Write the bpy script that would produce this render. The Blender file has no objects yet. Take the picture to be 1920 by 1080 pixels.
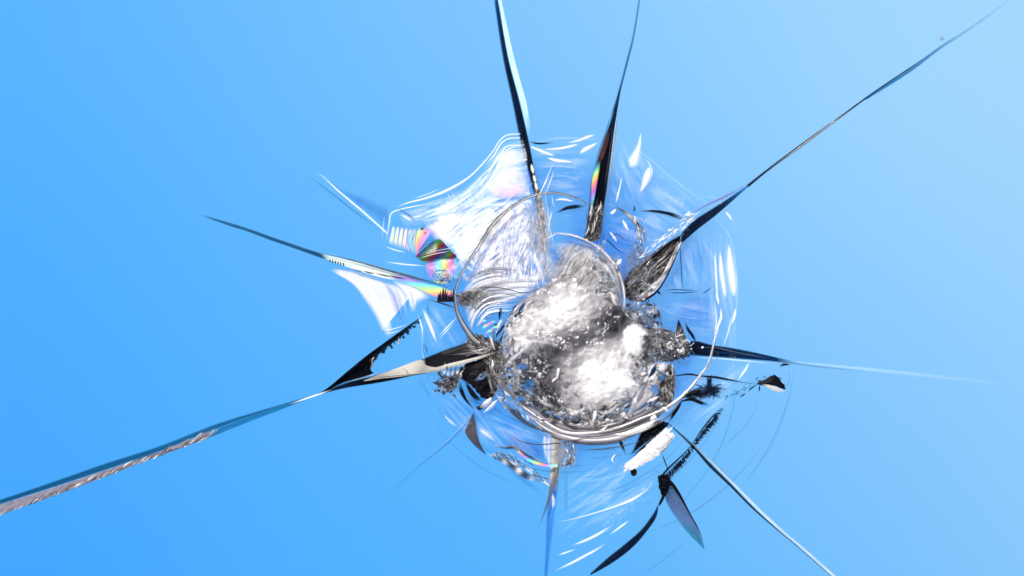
import bpy, math, random
from mathutils import Vector, noise
random.seed(7)
S = 5e-5                      # metres per traced unit: the view is 96 mm wide
scn = bpy.context.scene
# ---------------------------------------------------------------- camera, sky, sun, exposure
cd = bpy.data.cameras.new('camera'); cam = bpy.data.objects.new('camera', cd)
scn.collection.objects.link(cam); scn.camera = cam
cd.lens = 100; cd.sensor_width = 36
DIST = 1920*S*cd.lens/36
cam.location = (0, -DIST, 0); cam.rotation_euler = (math.pi/2, 0, 0)
cd.dof.use_dof = True; cd.dof.focus_distance = DIST-32*S; cd.dof.aperture_fstop = 3.5
cd.clip_start = 0.005; cd.clip_end = 100
w = bpy.data.worlds.new('World'); scn.world = w; w.use_nodes = True
nt = w.node_tree; N = nt.nodes; L = nt.links; N.clear()
def nd(t, **k):
    n = N.new(t)
    for a, b in k.items(): setattr(n, a, b)
    return n
out = nd('ShaderNodeOutputWorld'); bg = nd('ShaderNodeBackground'); tc = nd('ShaderNodeTexCoord')
# clear sky ahead: paler towards the sun side (right and up), deeper blue away from it
gd = nd('ShaderNodeVectorMath', operation='DOT_PRODUCT'); gd.inputs[1].default_value = (1.0, 0, 0.68)
wn = nd('ShaderNodeTexNoise'); wn.inputs['Scale'].default_value = 7; wn.inputs['Detail'].default_value = 1
ma = nd('ShaderNodeMath', operation='MULTIPLY_ADD'); ma.inputs[1].default_value = 0.05
mr = nd('ShaderNodeMapRange'); mr.inputs[1].default_value = -0.225; mr.inputs[2].default_value = 0.25
rp = nd('ShaderNodeValToRGB')
cols = [(0, (.043,.375,1)), (.3, (.072,.44,1)), (.5, (.120,.485,1)), (.75, (.230,.575,1)), (1, (.36,.68,1))]
el = rp.color_ramp.elements
el[0].position = 0; el[0].color = (*cols[0][1], 1); el[1].position = 1; el[1].color = (*cols[-1][1], 1)
for p, c in cols[1:-1]:
    e = el.new(p); e.color = (*c, 1)
# behind the camera: added dark and bright noise for glossy glass to reflect
n2 = nd('ShaderNodeTexNoise'); n2.inputs['Scale'].default_value = 3.6; n2.inputs['Detail'].default_value = 3
r2 = nd('ShaderNodeValToRGB'); e2 = r2.color_ramp.elements
e2[0].position = .36; e2[0].color = (.02,.02,.03,1); e2[1].position = .66; e2[1].color = (1.9,1.8,1.75,1)
e = e2.new(.47); e.color = (.16,.155,.16,1)
sp = nd('ShaderNodeSeparateXYZ')
m3 = nd('ShaderNodeMapRange'); m3.inputs[1].default_value = 0.0; m3.inputs[2].default_value = .35
mx = nd('ShaderNodeMix', data_type='RGBA')
sky = nd('ShaderNodeTexSky', sky_type='NISHITA'); sky.sun_disc = False
sky.sun_elevation = math.radians(48); sky.sun_rotation = math.radians(215)
ad = nd('ShaderNodeMix', data_type='RGBA', blend_type='ADD'); ad.inputs[0].default_value = 0.004
L.new(tc.outputs['Generated'], gd.inputs[0]); L.new(tc.outputs['Generated'], wn.inputs['Vector'])
L.new(wn.outputs[0], ma.inputs[0]); L.new(gd.outputs['Value'], ma.inputs[2]); L.new(ma.outputs[0], mr.inputs[0]); L.new(mr.outputs[0], rp.inputs[0])
L.new(tc.outputs['Generated'], n2.inputs['Vector']); L.new(n2.outputs[0], r2.inputs[0])
L.new(tc.outputs['Generated'], sp.inputs[0]); L.new(sp.outputs['Y'], m3.inputs[0]); L.new(m3.outputs[0], mx.inputs[0])
L.new(r2.outputs[0], mx.inputs[6]); L.new(rp.outputs[0], mx.inputs[7])
L.new(mx.outputs[2], ad.inputs[6]); L.new(sky.outputs[0], ad.inputs[7])
L.new(ad.outputs[2], bg.inputs[0]); bg.inputs[1].default_value = 1.0; L.new(bg.outputs[0], out.inputs[0])
sl = bpy.data.lights.new('sun', 'SUN'); sl.energy = 4.4; sl.angle = math.radians(.5); sl.color = (1, .97, .94)
so = bpy.data.objects.new('sun', sl); scn.collection.objects.link(so)
so.rotation_euler = Vector((.35, 1, -.5)).to_track_quat('-Z', 'Y').to_euler()
vs = scn.view_settings; vs.view_transform = 'Standard'; vs.look = 'None'; vs.exposure = 0; vs.gamma = 1; vs.use_curve_mapping = False
scn.cycles.transparent_max_bounces = 64; scn.cycles.max_bounces = 12; scn.cycles.transmission_bounces = 10

# ---------------------------------------------------------------- helpers
def P(x, y, d=0): return ((x-960)*S, -d*S, (540-y)*S)
def spl(pts, n):
    """resample control points (tuples of any length) along a Catmull-Rom curve"""
    if len(pts) == 2:
        a, b = pts; return [tuple(a[k]+(b[k]-a[k])*i/(n-1) for k in range(len(a))) for i in range(n)]
    q = [tuple(2*a-b for a, b in zip(pts[0], pts[1]))]+list(pts)+[tuple(2*a-b for a, b in zip(pts[-1], pts[-2]))]
    res = []
    dense = []
    for i in range(1, len(q)-2):
        p0, p1, p2, p3 = q[i-1:i+3]
        for j in range(12):
            t = j/12
            dense.append(tuple(.5*((2*b)+(-a+c)*t+(2*a-5*b+4*c-d)*t*t+(-a+3*b-3*c+d)*t**3) for a, b, c, d in zip(p0, p1, p2, p3)))
    dense.append(tuple(pts[-1]))
    cum = [0]
    for a, b in zip(dense, dense[1:]): cum.append(cum[-1]+math.hypot(b[0]-a[0], b[1]-a[1])+1e-6)
    k = 0
    for i in range(n):
        s = cum[-1]*i/(n-1)
        while k < len(cum)-2 and cum[k+1] < s: k += 1
        f = (s-cum[k])/(cum[k+1]-cum[k]); a, b = dense[k], dense[k+1]
        res.append(tuple(x+(y-x)*f for x, y in zip(a, b)))
    return res
def fb(x, y, z=0, o=4): return noise.fractal(Vector((x, y, z)), 1.0, 2.0, o, noise_basis='PERLIN_ORIGINAL')
class MB:
    def __init__(s): s.v = []; s.f = []; s.uv = []; s.fa = []; s.ed = []; s.to = []; s.mi = []
    def vert(s, x, y, d, uv, fade=1, edge=1, tone=.5):
        s.v.append(P(x, y, d)); s.uv.append(uv); s.fa.append(fade); s.ed.append(edge); s.to.append(tone); return len(s.v)-1
    def face(s, idx, m=0): s.f.append(idx); s.mi.append(m)
    def grid(s, rows, m=0):
        for a, b in zip(rows, rows[1:]):
            for j in range(len(a)-1): s.face((a[j], a[j+1], b[j+1], b[j]), m)
    def sheet(s, A, B, dA=4, dB=20, nu=40, nv=9, bulge=0, fs=0, fe=0, tone=None, rel=0, rs=.05, m=0, planar=False):
        """ruled crack face from edge A to edge B, the two edges at different depths"""
        a = spl(A, nu); b = spl(B, nu); rows = []; u = 0
        for i in range(nu):
            if i: u += math.hypot(a[i][0]-a[i-1][0], a[i][1]-a[i-1][1])
            t = i/(nu-1); fade = 1
            if fs: fade *= min(1, t/fs)
            if fe: fade *= min(1, (1-t)/fe)
            wd = math.hypot(a[i][0]-b[i][0], a[i][1]-b[i][1]); r = []
            for j in range(nv):
                k = j/(nv-1); x = a[i][0]+(b[i][0]-a[i][0])*k; y = a[i][1]+(b[i][1]-a[i][1])*k
                d = dA+(dB-dA)*k+bulge*math.sin(math.pi*k)
                if rel: d += rel*fb(x*rs, y*rs, 3.3)
                tv = tone(t, k) if tone else k
                uv = (x/100, y/100) if planar else (u/100, k*wd/100+.37*len(s.v) % 1*0)
                r.append(s.vert(x, y, d, uv, fade, math.sin(math.pi*k), tv))
            rows.append(r)
        s.grid(rows, m); return s
    def strand(s, pts, w, d=10, n=16, m=0, tone=.5, taper=1, fs=.3, fe=.3, ridge=.15, wid=None, fade=1, toneu=None):
        """thin tapered rib: three vertices across, raised in the middle"""
        c = spl(pts, n); rows = []; off = random.random()*9
        for i in range(n):
            t = i/(n-1); a = c[max(0, i-1)]; b = c[min(n-1, i+1)]
            dx, dy = b[0]-a[0], b[1]-a[1]; l = math.hypot(dx, dy) or 1
            ww = w*(1-taper+taper*math.sin(math.pi*min(1, max(0, .04+.92*t)))**.7)*.5
            if wid: ww = c[i][2]*.5
            nx, ny = -dy/l*ww, dx/l*ww
            fd = fade*min(1, (t+.02)/fs if fs else 1, (1.02-t)/fe if fe else 1)
            dd = d if not callable(d) else d(t)
            tn = toneu(t) if toneu else tone
            rows.append([s.vert(c[i][0]+nx*k, c[i][1]+ny*k, dd+(1-abs(k))*ww*2*ridge, (t*l*n/200+off, k*.5+.5), fd, 1-abs(k), tn) for k in (-1, -.5, 0, .5, 1)])
        s.grid(rows, m); return s
    def patch(s, poly, d=10, rings=14, seg=72, bulge=0, rel=0, rs=.05, m=0, tone=.5, rot=0, c=None, jag=0, ew=.35, tfun=None):
        """star-shaped patch with relief; soft factor rises from its rim"""
        b = spl(list(poly)+[poly[0]], seg+1)[:-1]
        cx, cy = c or (sum(p[0] for p in b)/seg, sum(p[1] for p in b)/seg)
        ca, sa = math.cos(rot), math.sin(rot); rows = []
        jg = [1+jag*fb(i*.9, 5.1, cx)*1.5 for i in range(seg)]
        for k in range(rings+1):
            q = 1-k/rings; r = []
            for i in range(seg):
                f = q*(1+(jg[i]-1)*q)
                x = cx+(b[i][0]-cx)*f; y = cy+(b[i][1]-cy)*f
                dd = d+bulge*(1-q*q)+(rel*fb(x*rs, y*rs, 1.7) if rel else 0)
                X, Y = x*ca+y*sa, -x*sa+y*ca
                tn = tfun(x, y) if tfun else tone
                r.append(s.vert(x, y, dd, (X/100, Y/100), 1, min(1, (1-q)/ew), tn))
            r.append(r[0]); rows.append(r)
        s.grid(rows, m); return s
    def shard(s, x, y, d, r, m=0, flat=.6):
        """small irregular splinter of glass"""
        k = random.choice((4, 5, 6)); a0 = random.random()*6.3; b = []; t = []
        st = 1+random.random()*1.2; an = random.random()*3.14
        for h, l, sc in ((0, b, 1), (1, t, random.uniform(.2, .7))):
            for i in range(k):
                a = a0+6.283*i/k+random.uniform(-.3, .3); rr = r*sc*random.uniform(.6, 1.2)
                X, Y = rr*math.cos(a)*st, rr*math.sin(a)/st
                l.append(s.vert(x+X*math.cos(an)-Y*math.sin(an), y+X*math.sin(an)+Y*math.cos(an), d+h*r*flat*random.uniform(.5, 1.5), (x/100+X*.05, y/100+Y*.05), 1, 1, random.random()))
        for i in range(k): s.face((b[i], b[(i+1) % k], t[(i+1) % k], t[i]), m)
        s.face(tuple(t), m); s.face(tuple(reversed(b)), m)
    def build(s, name, mats, parent=None, label=None, smooth=True, group=None):
        me = bpy.data.meshes.new(name); me.from_pydata(s.v, [], s.f)
        ul = me.uv_layers.new(name='UVMap')
        for lp in me.loops: ul.data[lp.index].uv = s.uv[lp.vertex_index]
        for nm, arr in (('fade', s.fa), ('edge', s.ed), ('tone', s.to)):
            me.attributes.new(nm, 'FLOAT', 'POINT').data.foreach_set('value', arr)
        if not isinstance(mats, (list, tuple)): mats = [mats]
        for m in mats: me.materials.append(m)
        me.polygons.foreach_set('material_index', s.mi)
        me.polygons.foreach_set('use_smooth', [smooth]*len(s.f)); me.update()
        o = bpy.data.objects.new(name, me); scn.collection.objects.link(o)
        if parent: o.parent = parent
        if label: o['label'] = label
        if group: o['group'] = group
        return o

def fmat(name, stops, amp=.5, ns=(6, 20), det=5, rough=.4, metal=0, a=(1, 1), ath=(.35, .6), soft=0, bump=.3, bdist=3, transl=.25, spec=.5, use_tone=1, irid=None, dist=0, base=.5, spow=1.0):
    """fracture-face material: colour from tone + streak noise, coverage from fade, rim softness and noise"""
    m = bpy.data.materials.new(name); m.use_nodes = True; t = m.node_tree; n = t.nodes; l = t.links; n.clear()
    def K(ty, **k):
        x = n.new(ty)
        for q, v in k.items(): setattr(x, q, v)
        return x
    def M(op, x, y=None, c=None, clamp=False):
        q = K('ShaderNodeMath', operation=op, use_clamp=clamp)
        for i, vv in enumerate((x, y, c)):
            if vv is None: continue
            if isinstance(vv, (int, float)): q.inputs[i].default_value = vv
            else: l.new(vv, q.inputs[i])
        return q.outputs[0]
    o = K('ShaderNodeOutputMaterial'); uv = K('ShaderNodeUVMap', uv_map='UVMap')
    mp = K('ShaderNodeMapping'); mp.inputs['Scale'].default_value = (ns[0], ns[1], 1); l.new(uv.outputs[0], mp.inputs[0])
    no = K('ShaderNodeTexNoise'); no.inputs['Scale'].default_value = 1; no.inputs['Detail'].default_value = det; no.inputs['Roughness'].default_value = .62
    no.inputs['Distortion'].default_value = dist; l.new(mp.outputs[0], no.inputs['Vector'])
    at = lambda s: (lambda q: q.outputs['Fac'])(K('ShaderNodeAttribute', attribute_name=s))
    nf = no.outputs[0]; tone = at('tone')  # tone stands for how bright each facet mirrors, painted per vertex
    tv = M('MULTIPLY_ADD', M('SUBTRACT', nf, .5), amp*2, tone if use_tone else base)
    if irid:  # interference rainbow painted into the base colour
        freq, sat, lift = irid
        ch = []
        for ph in (0.0, .33, .62): ch.append(M('MULTIPLY_ADD', M('SINE', M('MULTIPLY', M('ADD', M('MULTIPLY', tv, freq), ph), 6.283)), sat, lift, True))
        cc = K('ShaderNodeCombineColor')
        for i in range(3): l.new(ch[i], cc.inputs[i])
        col = cc.outputs[0]
    else:
        r = K('ShaderNodeValToRGB'); e = r.color_ramp.elements
        if len(stops) == 1: stops = [(0, stops[0][1]), (1, stops[0][1])]
        e[0].position = stops[0][0]; e[0].color = (*stops[0][1], 1); e[1].position = stops[-1][0]; e[1].color = (*stops[-1][1], 1)
        for p, c in stops[1:-1]: q = e.new(p); q.color = (*c, 1)
        l.new(tv, r.inputs[0]); col = r.outputs[0]
    pb = K('ShaderNodeBsdfPrincipled'); l.new(col, pb.inputs['Base Color']); pb.inputs['Roughness'].default_value = rough
    pb.inputs['Metallic'].default_value = metal; pb.inputs['Specular IOR Level'].default_value = spec
    bp = K('ShaderNodeBump'); bp.inputs['Strength'].default_value = bump; bp.inputs['Distance'].default_value = bdist*S
    l.new(nf, bp.inputs['Height']); l.new(bp.outputs[0], pb.inputs['Normal'])
    tr = K('ShaderNodeBsdfTranslucent'); l.new(col, tr.inputs[0]); mx = K('ShaderNodeMixShader'); mx.inputs[0].default_value = transl
    l.new(pb.outputs[0], mx.inputs[1]); l.new(tr.outputs[0], mx.inputs[2])
    mr = K('ShaderNodeMapRange'); l.new(nf, mr.inputs[0])
    for i, vv in enumerate((ath[0], ath[1], a[0], a[1])): mr.inputs[i+1].default_value = vv
    al = M('MULTIPLY', mr.outputs[0], at('fade'), clamp=True)
    if soft:
        ed = M('POWER', M('MULTIPLY', at('edge'), soft, clamp=True), spow); al = M('MULTIPLY', al, ed, clamp=True)
    tp = K('ShaderNodeBsdfTransparent'); m2 = K('ShaderNodeMixShader'); l.new(al, m2.inputs[0]); l.new(tp.outputs[0], m2.inputs[1]); l.new(mx.outputs[0], m2.inputs[2])
    l.new(m2.outputs[0], o.inputs[0]); return m

W = (.85, .85, .87)
M_ = {}  # reflected darks, greys and whites of the cracks are painted as base colour
M_['black'] = fmat('black_crack', [(0, (.001,.001,.003)), (.35, (.002,.003,.010)), (.6, (.01,.018,.06)), (1, (.05,.09,.22))], amp=.6, ns=(2.5, 45), rough=.45, spec=.08, transl=.05, soft=5, bump=.2)
M_['navy'] = fmat('navy_crack', [(0, (.001,.002,.007)), (.35, (.002,.006,.03)), (.65, (.003,.04,.15)), (1, (.01,.16,.5))], amp=.35, ns=(2, 60), rough=.5, spec=.05, transl=.15, a=(.97, 1), soft=4, bump=.1)
M_['teal'] = fmat('teal_crack', [(0, (.002,.02,.05)), (.5, (.003,.07,.17)), (1, (.01,.2,.45))], amp=.5, ns=(3, 70), rough=.5, spec=.05, transl=.2, a=(.88, 1), soft=4, bump=.1)
M_['pale'] = fmat('pale_edge', [(0, (.4,.72,.9)), (.6, (.68,.88,.98)), (1, W)], amp=.4, ns=(2, 20), rough=.5, transl=.15, a=(.7, 1), soft=4)
M_['white'] = fmat('painted_glint', [(0, (.8,.82,.88)), (.5, (.9,.88,.9)), (1, W)], amp=.3, ns=(2, 30), rough=.4, transl=.12, a=(.45, 1), ath=(.36, .5), soft=1.15, spow=1.5, bump=0)  # glints painted as near-white base colour
M_['wsoft'] = fmat('soft_white', [(0, (.86,.82,.9)), (1, (.92,.9,.92))], amp=.3, ns=(1, 1), rough=.5, transl=.12, a=(.35, .9), soft=1.0, spow=1.3, bump=0)  # soft bright bloom painted as translucent white
M_['haze'] = fmat('faint_white', [(0, (.75,.82,.9)), (1, (.9,.9,.93))], amp=.3, ns=(3, 30), rough=.5, transl=.2, a=(.0, .65), ath=(.4, .65), soft=1.0, bump=0)
M_['bluel'] = fmat('blue_shade', [(0, (.01,.10,.42)), (1, (.03,.2,.65))], amp=.3, ns=(2, 2), rough=.6, spec=.05, transl=.6, a=(.3, .5), soft=1.0, spow=1.2, bump=0)
M_['bline'] = fmat('blue_line', [(0, (.005,.04,.16)), (1, (.02,.14,.45))], amp=.3, ns=(2, 2), rough=.6, spec=.05, transl=.4, a=(.4, .85), soft=1.3, bump=0)
M_['beige'] = fmat('beige_facet', [(0, (.08,.075,.08)), (.5, (.32,.31,.28)), (1, (.5,.48,.44))], amp=.3, ns=(2, 16), rough=.45, spec=.2, transl=.05, soft=5, bump=.05)
M_['grey'] = fmat('grey_rough', [(0, (.005,.005,.008)), (.38, (.03,.03,.035)), (.52, (.16,.15,.155)), (.68, (.38,.36,.36)), (.8, (.9,.88,.88))], amp=1.0, ns=(10, 34), det=7, rough=.16, metal=.55, spec=.5, transl=.0, soft=4, bump=.7, bdist=5, dist=1.2)
M_['ribg'] = fmat('grey_rib', [(0, (.004,.004,.008)), (.35, (.07,.065,.07)), (.65, (.26,.25,.25)), (1, (.85,.83,.82))], amp=.45, ns=(2, 4), rough=.2, metal=.3, transl=.0, soft=2, a=(.7, 1), spec=.5, bump=.3)
M_['swirl'] = fmat('glassy_swirl', [(0, (.1,.1,.11)), (.5, (.6,.6,.62)), (1, (.95,.95,.96))], amp=.9, ns=(9, 22), det=6, rough=.1, metal=.85, transl=.0, soft=1.3, a=(0, 1), ath=(.42, .56), bump=1.0, bdist=8, dist=1.5)
M_['band'] = fmat('lilac_band', [(0, (.01,.01,.02)), (.3, (.10,.095,.12)), (.6, (.26,.245,.28)), (1, (.8,.78,.8))], amp=.35, ns=(3, 30), rough=.35, metal=.1, transl=.0, soft=1.4, a=(.75, 1), bump=.2)
M_['shell'] = fmat('clear_shell', [(0, (.45,.7,.92)), (1, (.92,.93,.96))], amp=.6, ns=(1.2, 9), det=4, rough=.4, transl=.15, soft=.9, spow=1.4, a=(0, .30), ath=(.44, .72), bump=0, dist=.5)  # pale sheen painted as streaked translucent colour
M_['void'] = fmat('soft_void', [(0, (.001,.002,.01)), (1, (.005,.03,.12))], amp=.6, ns=(12, 12), det=5, rough=.6, spec=.05, transl=.1, soft=1.6, spow=1.2, a=(.3, 1), ath=(.3, .5), bump=0, dist=1)
M_['smoke'] = fmat('smoky_glass', [(0, (.06,.06,.08)), (.5, (.3,.29,.3)), (1, (.65,.64,.65))], amp=.6, ns=(4, 26), det=8, rough=.4, transl=.1, soft=1.2, a=(.25, .95), ath=(.35, .6), bump=.3, dist=.8)
M_['facet'] = fmat('bright_facet', [(0, (.25,.26,.28)), (1, (.92,.92,.94))], amp=.8, ns=(12, 12), det=5, rough=.12, metal=.9, transl=.0, bump=1.0, bdist=6, dist=.8)
M_['facetd'] = fmat('dark_facet', [(0, (.01,.01,.015)), (.6, (.07,.07,.08)), (1, (.5,.48,.48))], amp=.8, ns=(14, 14), rough=.15, metal=.5, transl=.0, bump=.8, bdist=5, dist=.8)
M_['irid'] = fmat('iridescent_film', None, amp=.16, ns=(5, 60), det=6, rough=.35, transl=.1, soft=1.6, irid=(1.5, .33, .47), a=(.8, 1), bump=.2)
M_['iridp'] = fmat('pale_iridescent_film', None, amp=.3, ns=(4, 30), rough=.4, transl=.1, soft=1.4, irid=(1.2, .10, .86), a=(.75, 1), bump=.2)
M_['iridd'] = fmat('dark_iridescent_film', None, amp=.5, ns=(3, 50), rough=.3, transl=.1, soft=3, irid=(2.5, .16, .02), bump=.2)
M_['frost'] = fmat('frosted_hackle', [(0, (.6,.68,.85)), (.5, (.85,.84,.9)), (1, W)], amp=.4, ns=(13, 3.5), det=8, rough=.5, transl=.1, a=(.05, 1), ath=(.42, .60), soft=1.1, bump=.2, dist=.6)
M_['powder'] = fmat('crushed_glass', [(0, (.02,.02,.03)), (.25, (.11,.105,.125)), (.5, (.36,.35,.375)), (.72, (.70,.69,.71)), (1, (.95,.95,.95))], amp=.42, ns=(2.2, 5), det=12, rough=.22, transl=.08, soft=1.5, bump=.24, bdist=5, dist=1.3)
M_['cone'] = fmat('cone_fracture_face', [(0, (.01,.16,.58)), (1, (.04,.28,.8))], amp=.3, ns=(1, 1), det=1, rough=.8, transl=.6, a=(.2, .5), soft=1.0, bump=0, spec=.02)
g = bpy.data.materials.new('clear_glass'); g.use_nodes = True; gn = g.node_tree; gn.nodes.clear()
go = gn.nodes.new('ShaderNodeOutputMaterial'); gb = gn.nodes.new('ShaderNodeBsdfGlass'); gb.inputs['IOR'].default_value = 1.5; gb.inputs['Color'].default_value = (.93,.95,.97,1)
gn.links.new(gb.outputs[0], go.inputs[0]); M_['glass'] = g
g = bpy.data.materials.new('window_glass'); g.use_nodes = True; gn = g.node_tree; gn.nodes.clear()
go = gn.nodes.new('ShaderNodeOutputMaterial'); a1 = gn.nodes.new('ShaderNodeBsdfTransparent'); a1.inputs[0].default_value = (.985, .995, 1, 1)
a2 = gn.nodes.new('ShaderNodeBsdfGlossy'); a2.inputs['Roughness'].default_value = .02; am = gn.nodes.new('ShaderNodeMixShader'); am.inputs[0].default_value = .012
gn.links.new(a1.outputs[0], am.inputs[1]); gn.links.new(a2.outputs[0], am.inputs[2]); gn.links.new(am.outputs[0], go.inputs[0]); M_['pane'] = g

# ---------------------------------------------------------------- the pane
root = bpy.data.objects.new('cracked_windscreen', None); scn.collection.objects.link(root)
root['label'] = 'clear windscreen glass with a star shaped stone chip and long cracks against blue sky'; root['category'] = 'cracked glass'
b = MB()
X, Z = 12000, 7000
vs_ = [b.vert(960+sx*X, 540+sz*Z, d, (0, 0)) for d in (-8, -108) for sx, sz in ((-1, -1), (1, -1), (1, 1), (-1, 1))]
for f in ((0,1,2,3), (7,6,5,4), (0,4,5,1), (1,5,6,2), (2,6,7,3), (3,7,4,0)): b.face(f)
b.build('glass_sheet', M_['pane'], root, 'clear flat sheet of windscreen glass', smooth=False)
def part(mb, name, mats, label=None, parent=None, smooth=True, group=None): return mb.build(name, mats, parent or root, label, smooth, group)
RC = 'radial cracks running out from the chip'
rnd = random.uniform

# ---------------------------------------------------------------- cone fracture (bluish disc round the chip, faint arcs)
c = MB()
c.patch([(975,262),(1100,262),(1215,300),(1300,360),(1372,430),(1385,560),(1375,680),(1330,780),(1240,850),(1150,890),(1040,905),(950,870),(880,850),(810,760),(780,680),(790,590),(735,450),(740,395),(860,350)], d=2, bulge=4, rings=20, seg=90, c=(1060,600), ew=.22)
part(c, 'cone_fracture', M_['cone'], 'faint deeper blue disc around the chip')
c = MB()
c.patch([(1040,380),(1150,390),(1230,440),(1330,560),(1330,660),(1240,700),(1100,640),(1000,500)], d=5, bulge=2, rings=12, ew=.4)
part(c, 'cone_fracture', M_['cone'])
c = MB()
for poly, ro in (([(985,262),(1050,258),(1112,268),(1108,330),(1095,385),(1040,372),(1005,360)],.1),([(1150,260),(1205,262),(1222,320),(1215,400),(1160,395),(1135,380),(1145,310)],1.3),([(1222,300),(1290,350),(1330,378),(1290,430),(1230,470),(1190,440),(1205,370)],.7),
    ([(1340,410),(1378,430),(1384,520),(1376,640),(1335,650),(1310,560),(1320,470)],1.5),([(1240,560),(1330,545),(1340,640),(1300,640),(1250,610)],.2),([(1060,850),(1180,850),(1235,895),(1190,960),(1110,1000),(1045,1020),(1042,930)],-.45),([(1270,700),(1330,690),(1410,680),(1390,740),(1330,800),(1280,790)],-.8),
    ([(790,570),(850,570),(880,640),(850,660),(800,660),(775,620)],1.1),([(790,700),(860,730),(930,790),(1020,830),(1020,890),(940,850),(860,820),(810,760)],.6),([(740,395),(850,368),(930,300),(985,265),(1000,340),(900,380),(820,410),(760,430)],-.5),([(1140,400),(1210,420),(1230,470),(1190,500),(1150,480)],.5),([(1250,460),(1330,430),(1330,540),(1240,560),(1235,520)],1.4),([(880,760),(960,790),(1030,810),(1025,830),(950,815),(890,790)],.5)):
    c.patch(poly, d=rnd(6,12), bulge=3, rel=3, rs=.03, rings=16, seg=70, rot=ro+rnd(-.2,.2), tone=.6, ew=.5)
part(c, 'clear_shell', M_['shell'], 'clear overlapping shells of glass with a soft pale sheen painted on')
c = MB()
for p in ([(1000,268,1),(1050,260,5),(1112,262,3),(1135,270,1)],[(1150,262,1),(1200,285,3),(1245,322,4),(1300,366,3),(1345,395,1)],[(1330,400,1),(1365,440,5),(1378,500,7),(1380,570,5),(1372,640,1)],[(1300,440,1),(1335,480,4),(1345,560,5),(1340,620,2)],[(1310,372,1),(1340,372,4),(1372,410,4),(1378,440,1)],[(1215,560,1),(1265,590,3),(1330,600,2)],[(800,580,1),(792,640,4),(800,690,4),(830,750,1)],[(1060,905,1),(1140,895,4),(1220,860,3),(1290,800,1)],[(850,700,1),(900,780,3),(960,850,3),(1010,880,1)],[(1140,420,1),(1180,405,4),(1225,425,3),(1240,450,1)],[(1010,340,1),(1050,330,4),(1095,340,2)],[(1000,320,1),(1045,312,3),(1100,320,1)]):
    c.strand(p, 5, d=rnd(8,20), n=40, wid=True, fade=.8)
part(c, 'rim_line', M_['haze'], 'soft broken pale rims of the shells')
c = MB()   # faint arc lines at the outer rim
for cx, cy, r, a0, a1, ww, mi in ((1060,640,318,-40,25,3,0),(1060,640,322,20,75,2,1),(1070,650,300,-35,10,5,0),(1060,640,290,35,80,2,1),(1080,600,420,30,75,2.5,1),(1060,610,275,60,170,2,1),(1060,620,300,100,150,2,1),(1070,560,250,95,165,2,1),(1050,700,330,-12,60,2,1),(1100,650,390,5,45,3,1),(1060,640,268,195,235,2,1)):
    p = [(cx+r*math.cos(math.radians(a)), cy+r*math.sin(math.radians(a))) for a in [a0+(a1-a0)*i/7 for i in range(8)]]
    c.strand(p, ww*2, d=8, n=30, m=mi, fade=.38)
part(c, 'rim_line', [M_['haze'], M_['bline']], 'faint curved lines round the rim of the chip')

# ---------------------------------------------------------------- radial cracks
def crack(label, fn, grp=RC):
    e = bpy.data.objects.new('radial_crack', None); scn.collection.objects.link(e); e.parent = root
    e['label'] = label; e['group'] = grp; fn(e); return e
def cr_top_left(e):
    A = [(925,-20),(929,20),(943,110),(960,190),(975,265),(992,330),(1000,362)]
    B = [(930,-20),(937,20),(953,110),(974,190),(991,262),(1003,325),(1010,362)]
    C = [(934,-20),(944,20),(964,110),(986,190),(996,245),(1004,305),(1008,340)]
    part(MB().sheet(A, B, 0, 24, nu=80, tone=lambda t,k: max(0,.6-1.6*t)+.02+.55*(1-k)**3, fs=.06), 'crack_face', M_['navy'], parent=e)
    part(MB().sheet(B[:5], C[:5], 24, 30, nu=60, nv=5, fe=.2, tone=lambda t,k:.15+.35*k), 'crack_edge', M_['pale'], parent=e)
    m = MB(); m.sheet([(1000,355),(1006,400),(1008,450),(1015,490)], [(1012,355),(1022,400),(1026,450),(1026,490)], 8, 18, rel=10, rs=.1, tone=lambda t,k:.4+.4*k, fe=.3)
    part(m, 'crack_root', M_['grey'], parent=e)
    m = MB()
    for x, y, q in ((996,318,10),(1000,336,8),(1003,350,9)): m.strand([(x,y-q),(x+4,y+q)], 7, d=30, tone=.9)
    part(m, 'edge_chip', M_['iridp'], parent=e)
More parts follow.
